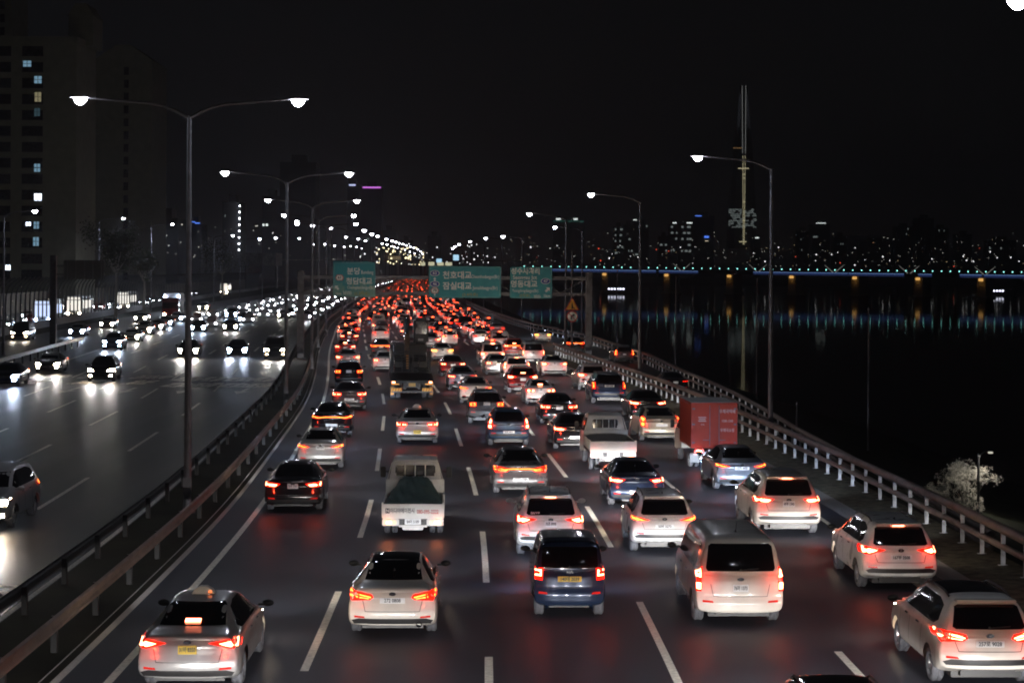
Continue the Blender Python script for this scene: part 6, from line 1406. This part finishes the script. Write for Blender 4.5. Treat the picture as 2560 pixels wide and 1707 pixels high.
for ln in range(1, 6):
    Y = 235 + random.uniform(0, 20) + (40 if ln < 3 else 0)
    while Y < 1500:
        off = -3.4 - 3.6 * ln + 1.8; X = c(Y) + off + random.uniform(-.3, .3)
        if free(X, Y):
            if Y < 800 and nl < 52:
                k, cc_ = random.choice(KS), random.choice(CS); o = link('car', far_get(k, cc_, True), None, (X, Y, 0)); o.rotation_euler = (0, 0, math.pi + yaw(Y)); nl += 1; busy.append((X, Y, 'car'))
                tag(o, 'far oncoming %s %s with headlamps lit in the %s lane from the median' % (dict(darkgrey='dark grey', pearl='off-white', navy='dark blue').get(cc_, cc_), dict(sedan='sedan', suv='off-roader', van='minivan', mini='boxy car')[k], ['', 'first', 'second', 'third', 'fourth', 'fifth'][ln]), 'car', 'oncoming cars with white headlamps')
                if Y < 330: beam(o, 4.8, 500, random.random() < .5)
            else:
                for dx in (-.66, .66): stuff_l.box(X + dx - .1, X + dx + .1, Y, Y + .05, .62, .74, 1)
                stuff_l.bbox(X - .9, X + .9, Y + .1, Y + 4.6, .3, 1.0, .15, 0); stuff_l.bbox(X - .65, X + .65, Y + 1, Y + 3.4, 1.0, 1.45, .15, 0)
        Y += random.uniform(13, 30) if Y < 500 else random.uniform(9, 18)
o = stuff_l.build('far_oncoming_traffic', [paint('silver'), M_FARW]); tag(o, 'white glare of headlamps where the oncoming lanes vanish', 'traffic', None, 'stuff')
# slow traffic on the service road behind the clear panels
for k in range(26):
    Y = 215 + k * random.uniform(10, 13) ; X = c(Y) + wo(Y) - 3.2 - 3.4 * (k % 2)
    kd, cc_ = random.choice(KS), random.choice(CS); o = link('car', far_get(kd, cc_, True), None, (X, Y, 0)); o.rotation_euler = (0, 0, math.pi + yaw(Y))
    tag(o, '%s %s with lit headlamps showing through the clear noise barrier' % (dict(darkgrey='dark grey', pearl='off-white', navy='dark blue').get(cc_, cc_), dict(sedan='sedan', suv='off-roader', van='minivan', mini='boxy car')[kd]), 'car', 'cars behind the noise barrier')
    if k % 2 == 0: beam(o, 4.8, 5000, k % 4 == 0)

M_BUSWIN = mat('lit_bus_window', (.5, .5, .5), .4, emis=(1, .90, .78), strength=1.5, scale=1.5, var=.4); M_WINGLOWB = mat('added_window_glow_cool', (.5, .5, .5), .4, emis=(.66, .75, 1), strength=1.6, scale=1.5, var=.4)
def bus(px, Y, label, win, coach, hl):
    X = PY(px, 760, Y).x; t = empty('bus', (X, Y + 10, 0), math.pi + yaw(Y)); tag(t, label, 'bus', 'buses behind the noise barrier')
    mb = MB(); mb.bbox(-1.25, 1.25, 0, 10.5, .35, 3.4, .15); mb.build('body', paint(coach), t)
    mb = MB(); mb.bbox(-1.1, 1.1, 10.46, 10.56, 1.2, 2.7, .03); mb.build('windscreen', win, t)
    mb = MB(); mb.bbox(-.9, .9, 10.47, 10.57, 2.85, 3.2, .02); mb.build('destination_display', win, t)
    for sx in (-1, 1):
        for k in range(6): mb = MB(); mb.bbox(min(sx * 1.22, sx * 1.27), max(sx * 1.22, sx * 1.27), 1.0 + k * 1.5, 2.3 + k * 1.5, 1.5, 2.7, .02); mb.build('side_window', win, t)
        mb = MB(); mb.bbox(sx * .9 - .2, sx * .9 + .2, 10.47, 10.58, .6, .9, .03); mb.build('headlight', hl, t)
        for yy in (2.2, 8.4): add_wheel(t, sx * 1.1, yy, .48, .27)
    beam(t, 10.7, 4000, hl is M_HEADB, z=.8); return t
bus(92, 252, 'bus with added blue-white window glow in place of a lorry, behind the clear panels', M_WINGLOWB, 'white', M_HEADB)  # bus shape and glowing windows added where a lit box lorry stands
bus(176, 288, 'warm lit bus behind the barrier, beside the thick dark sign post', M_BUSWIN, 'white', M_HEAD)
bus(300, 345, 'warm lit bus seen through the ribs near the red-cabbed lorry', M_BUSWIN, 'cream', M_HEAD)
bus(555, 560, 'far lit bus where the bright end of the clear barrier stands', M_BUSWIN, 'white', M_HEAD)
# ------------------------------------------------------------------ night air
hz = MB(); hz.box(-2600, 6600, -80, 7800, -12, 420)
hm_ = bpy.data.materials.new('night_haze'); hm_.use_nodes = True; n_ = hm_.node_tree.nodes; n_.remove(n_['Principled BSDF']); pv = n_.new('ShaderNodeVolumePrincipled')
pv.inputs['Color'].default_value = (.85, .88, 1, 1); pv.inputs['Density'].default_value = .00022; pv.inputs['Anisotropy'].default_value = .6
hm_.node_tree.links.new(pv.outputs[0], n_['Material Output'].inputs['Volume'])
o = hz.build('haze', hm_); o['kind'] = 'stuff'; o['label'] = 'thin night haze over the road and river'
cy.volume_bounces = 0
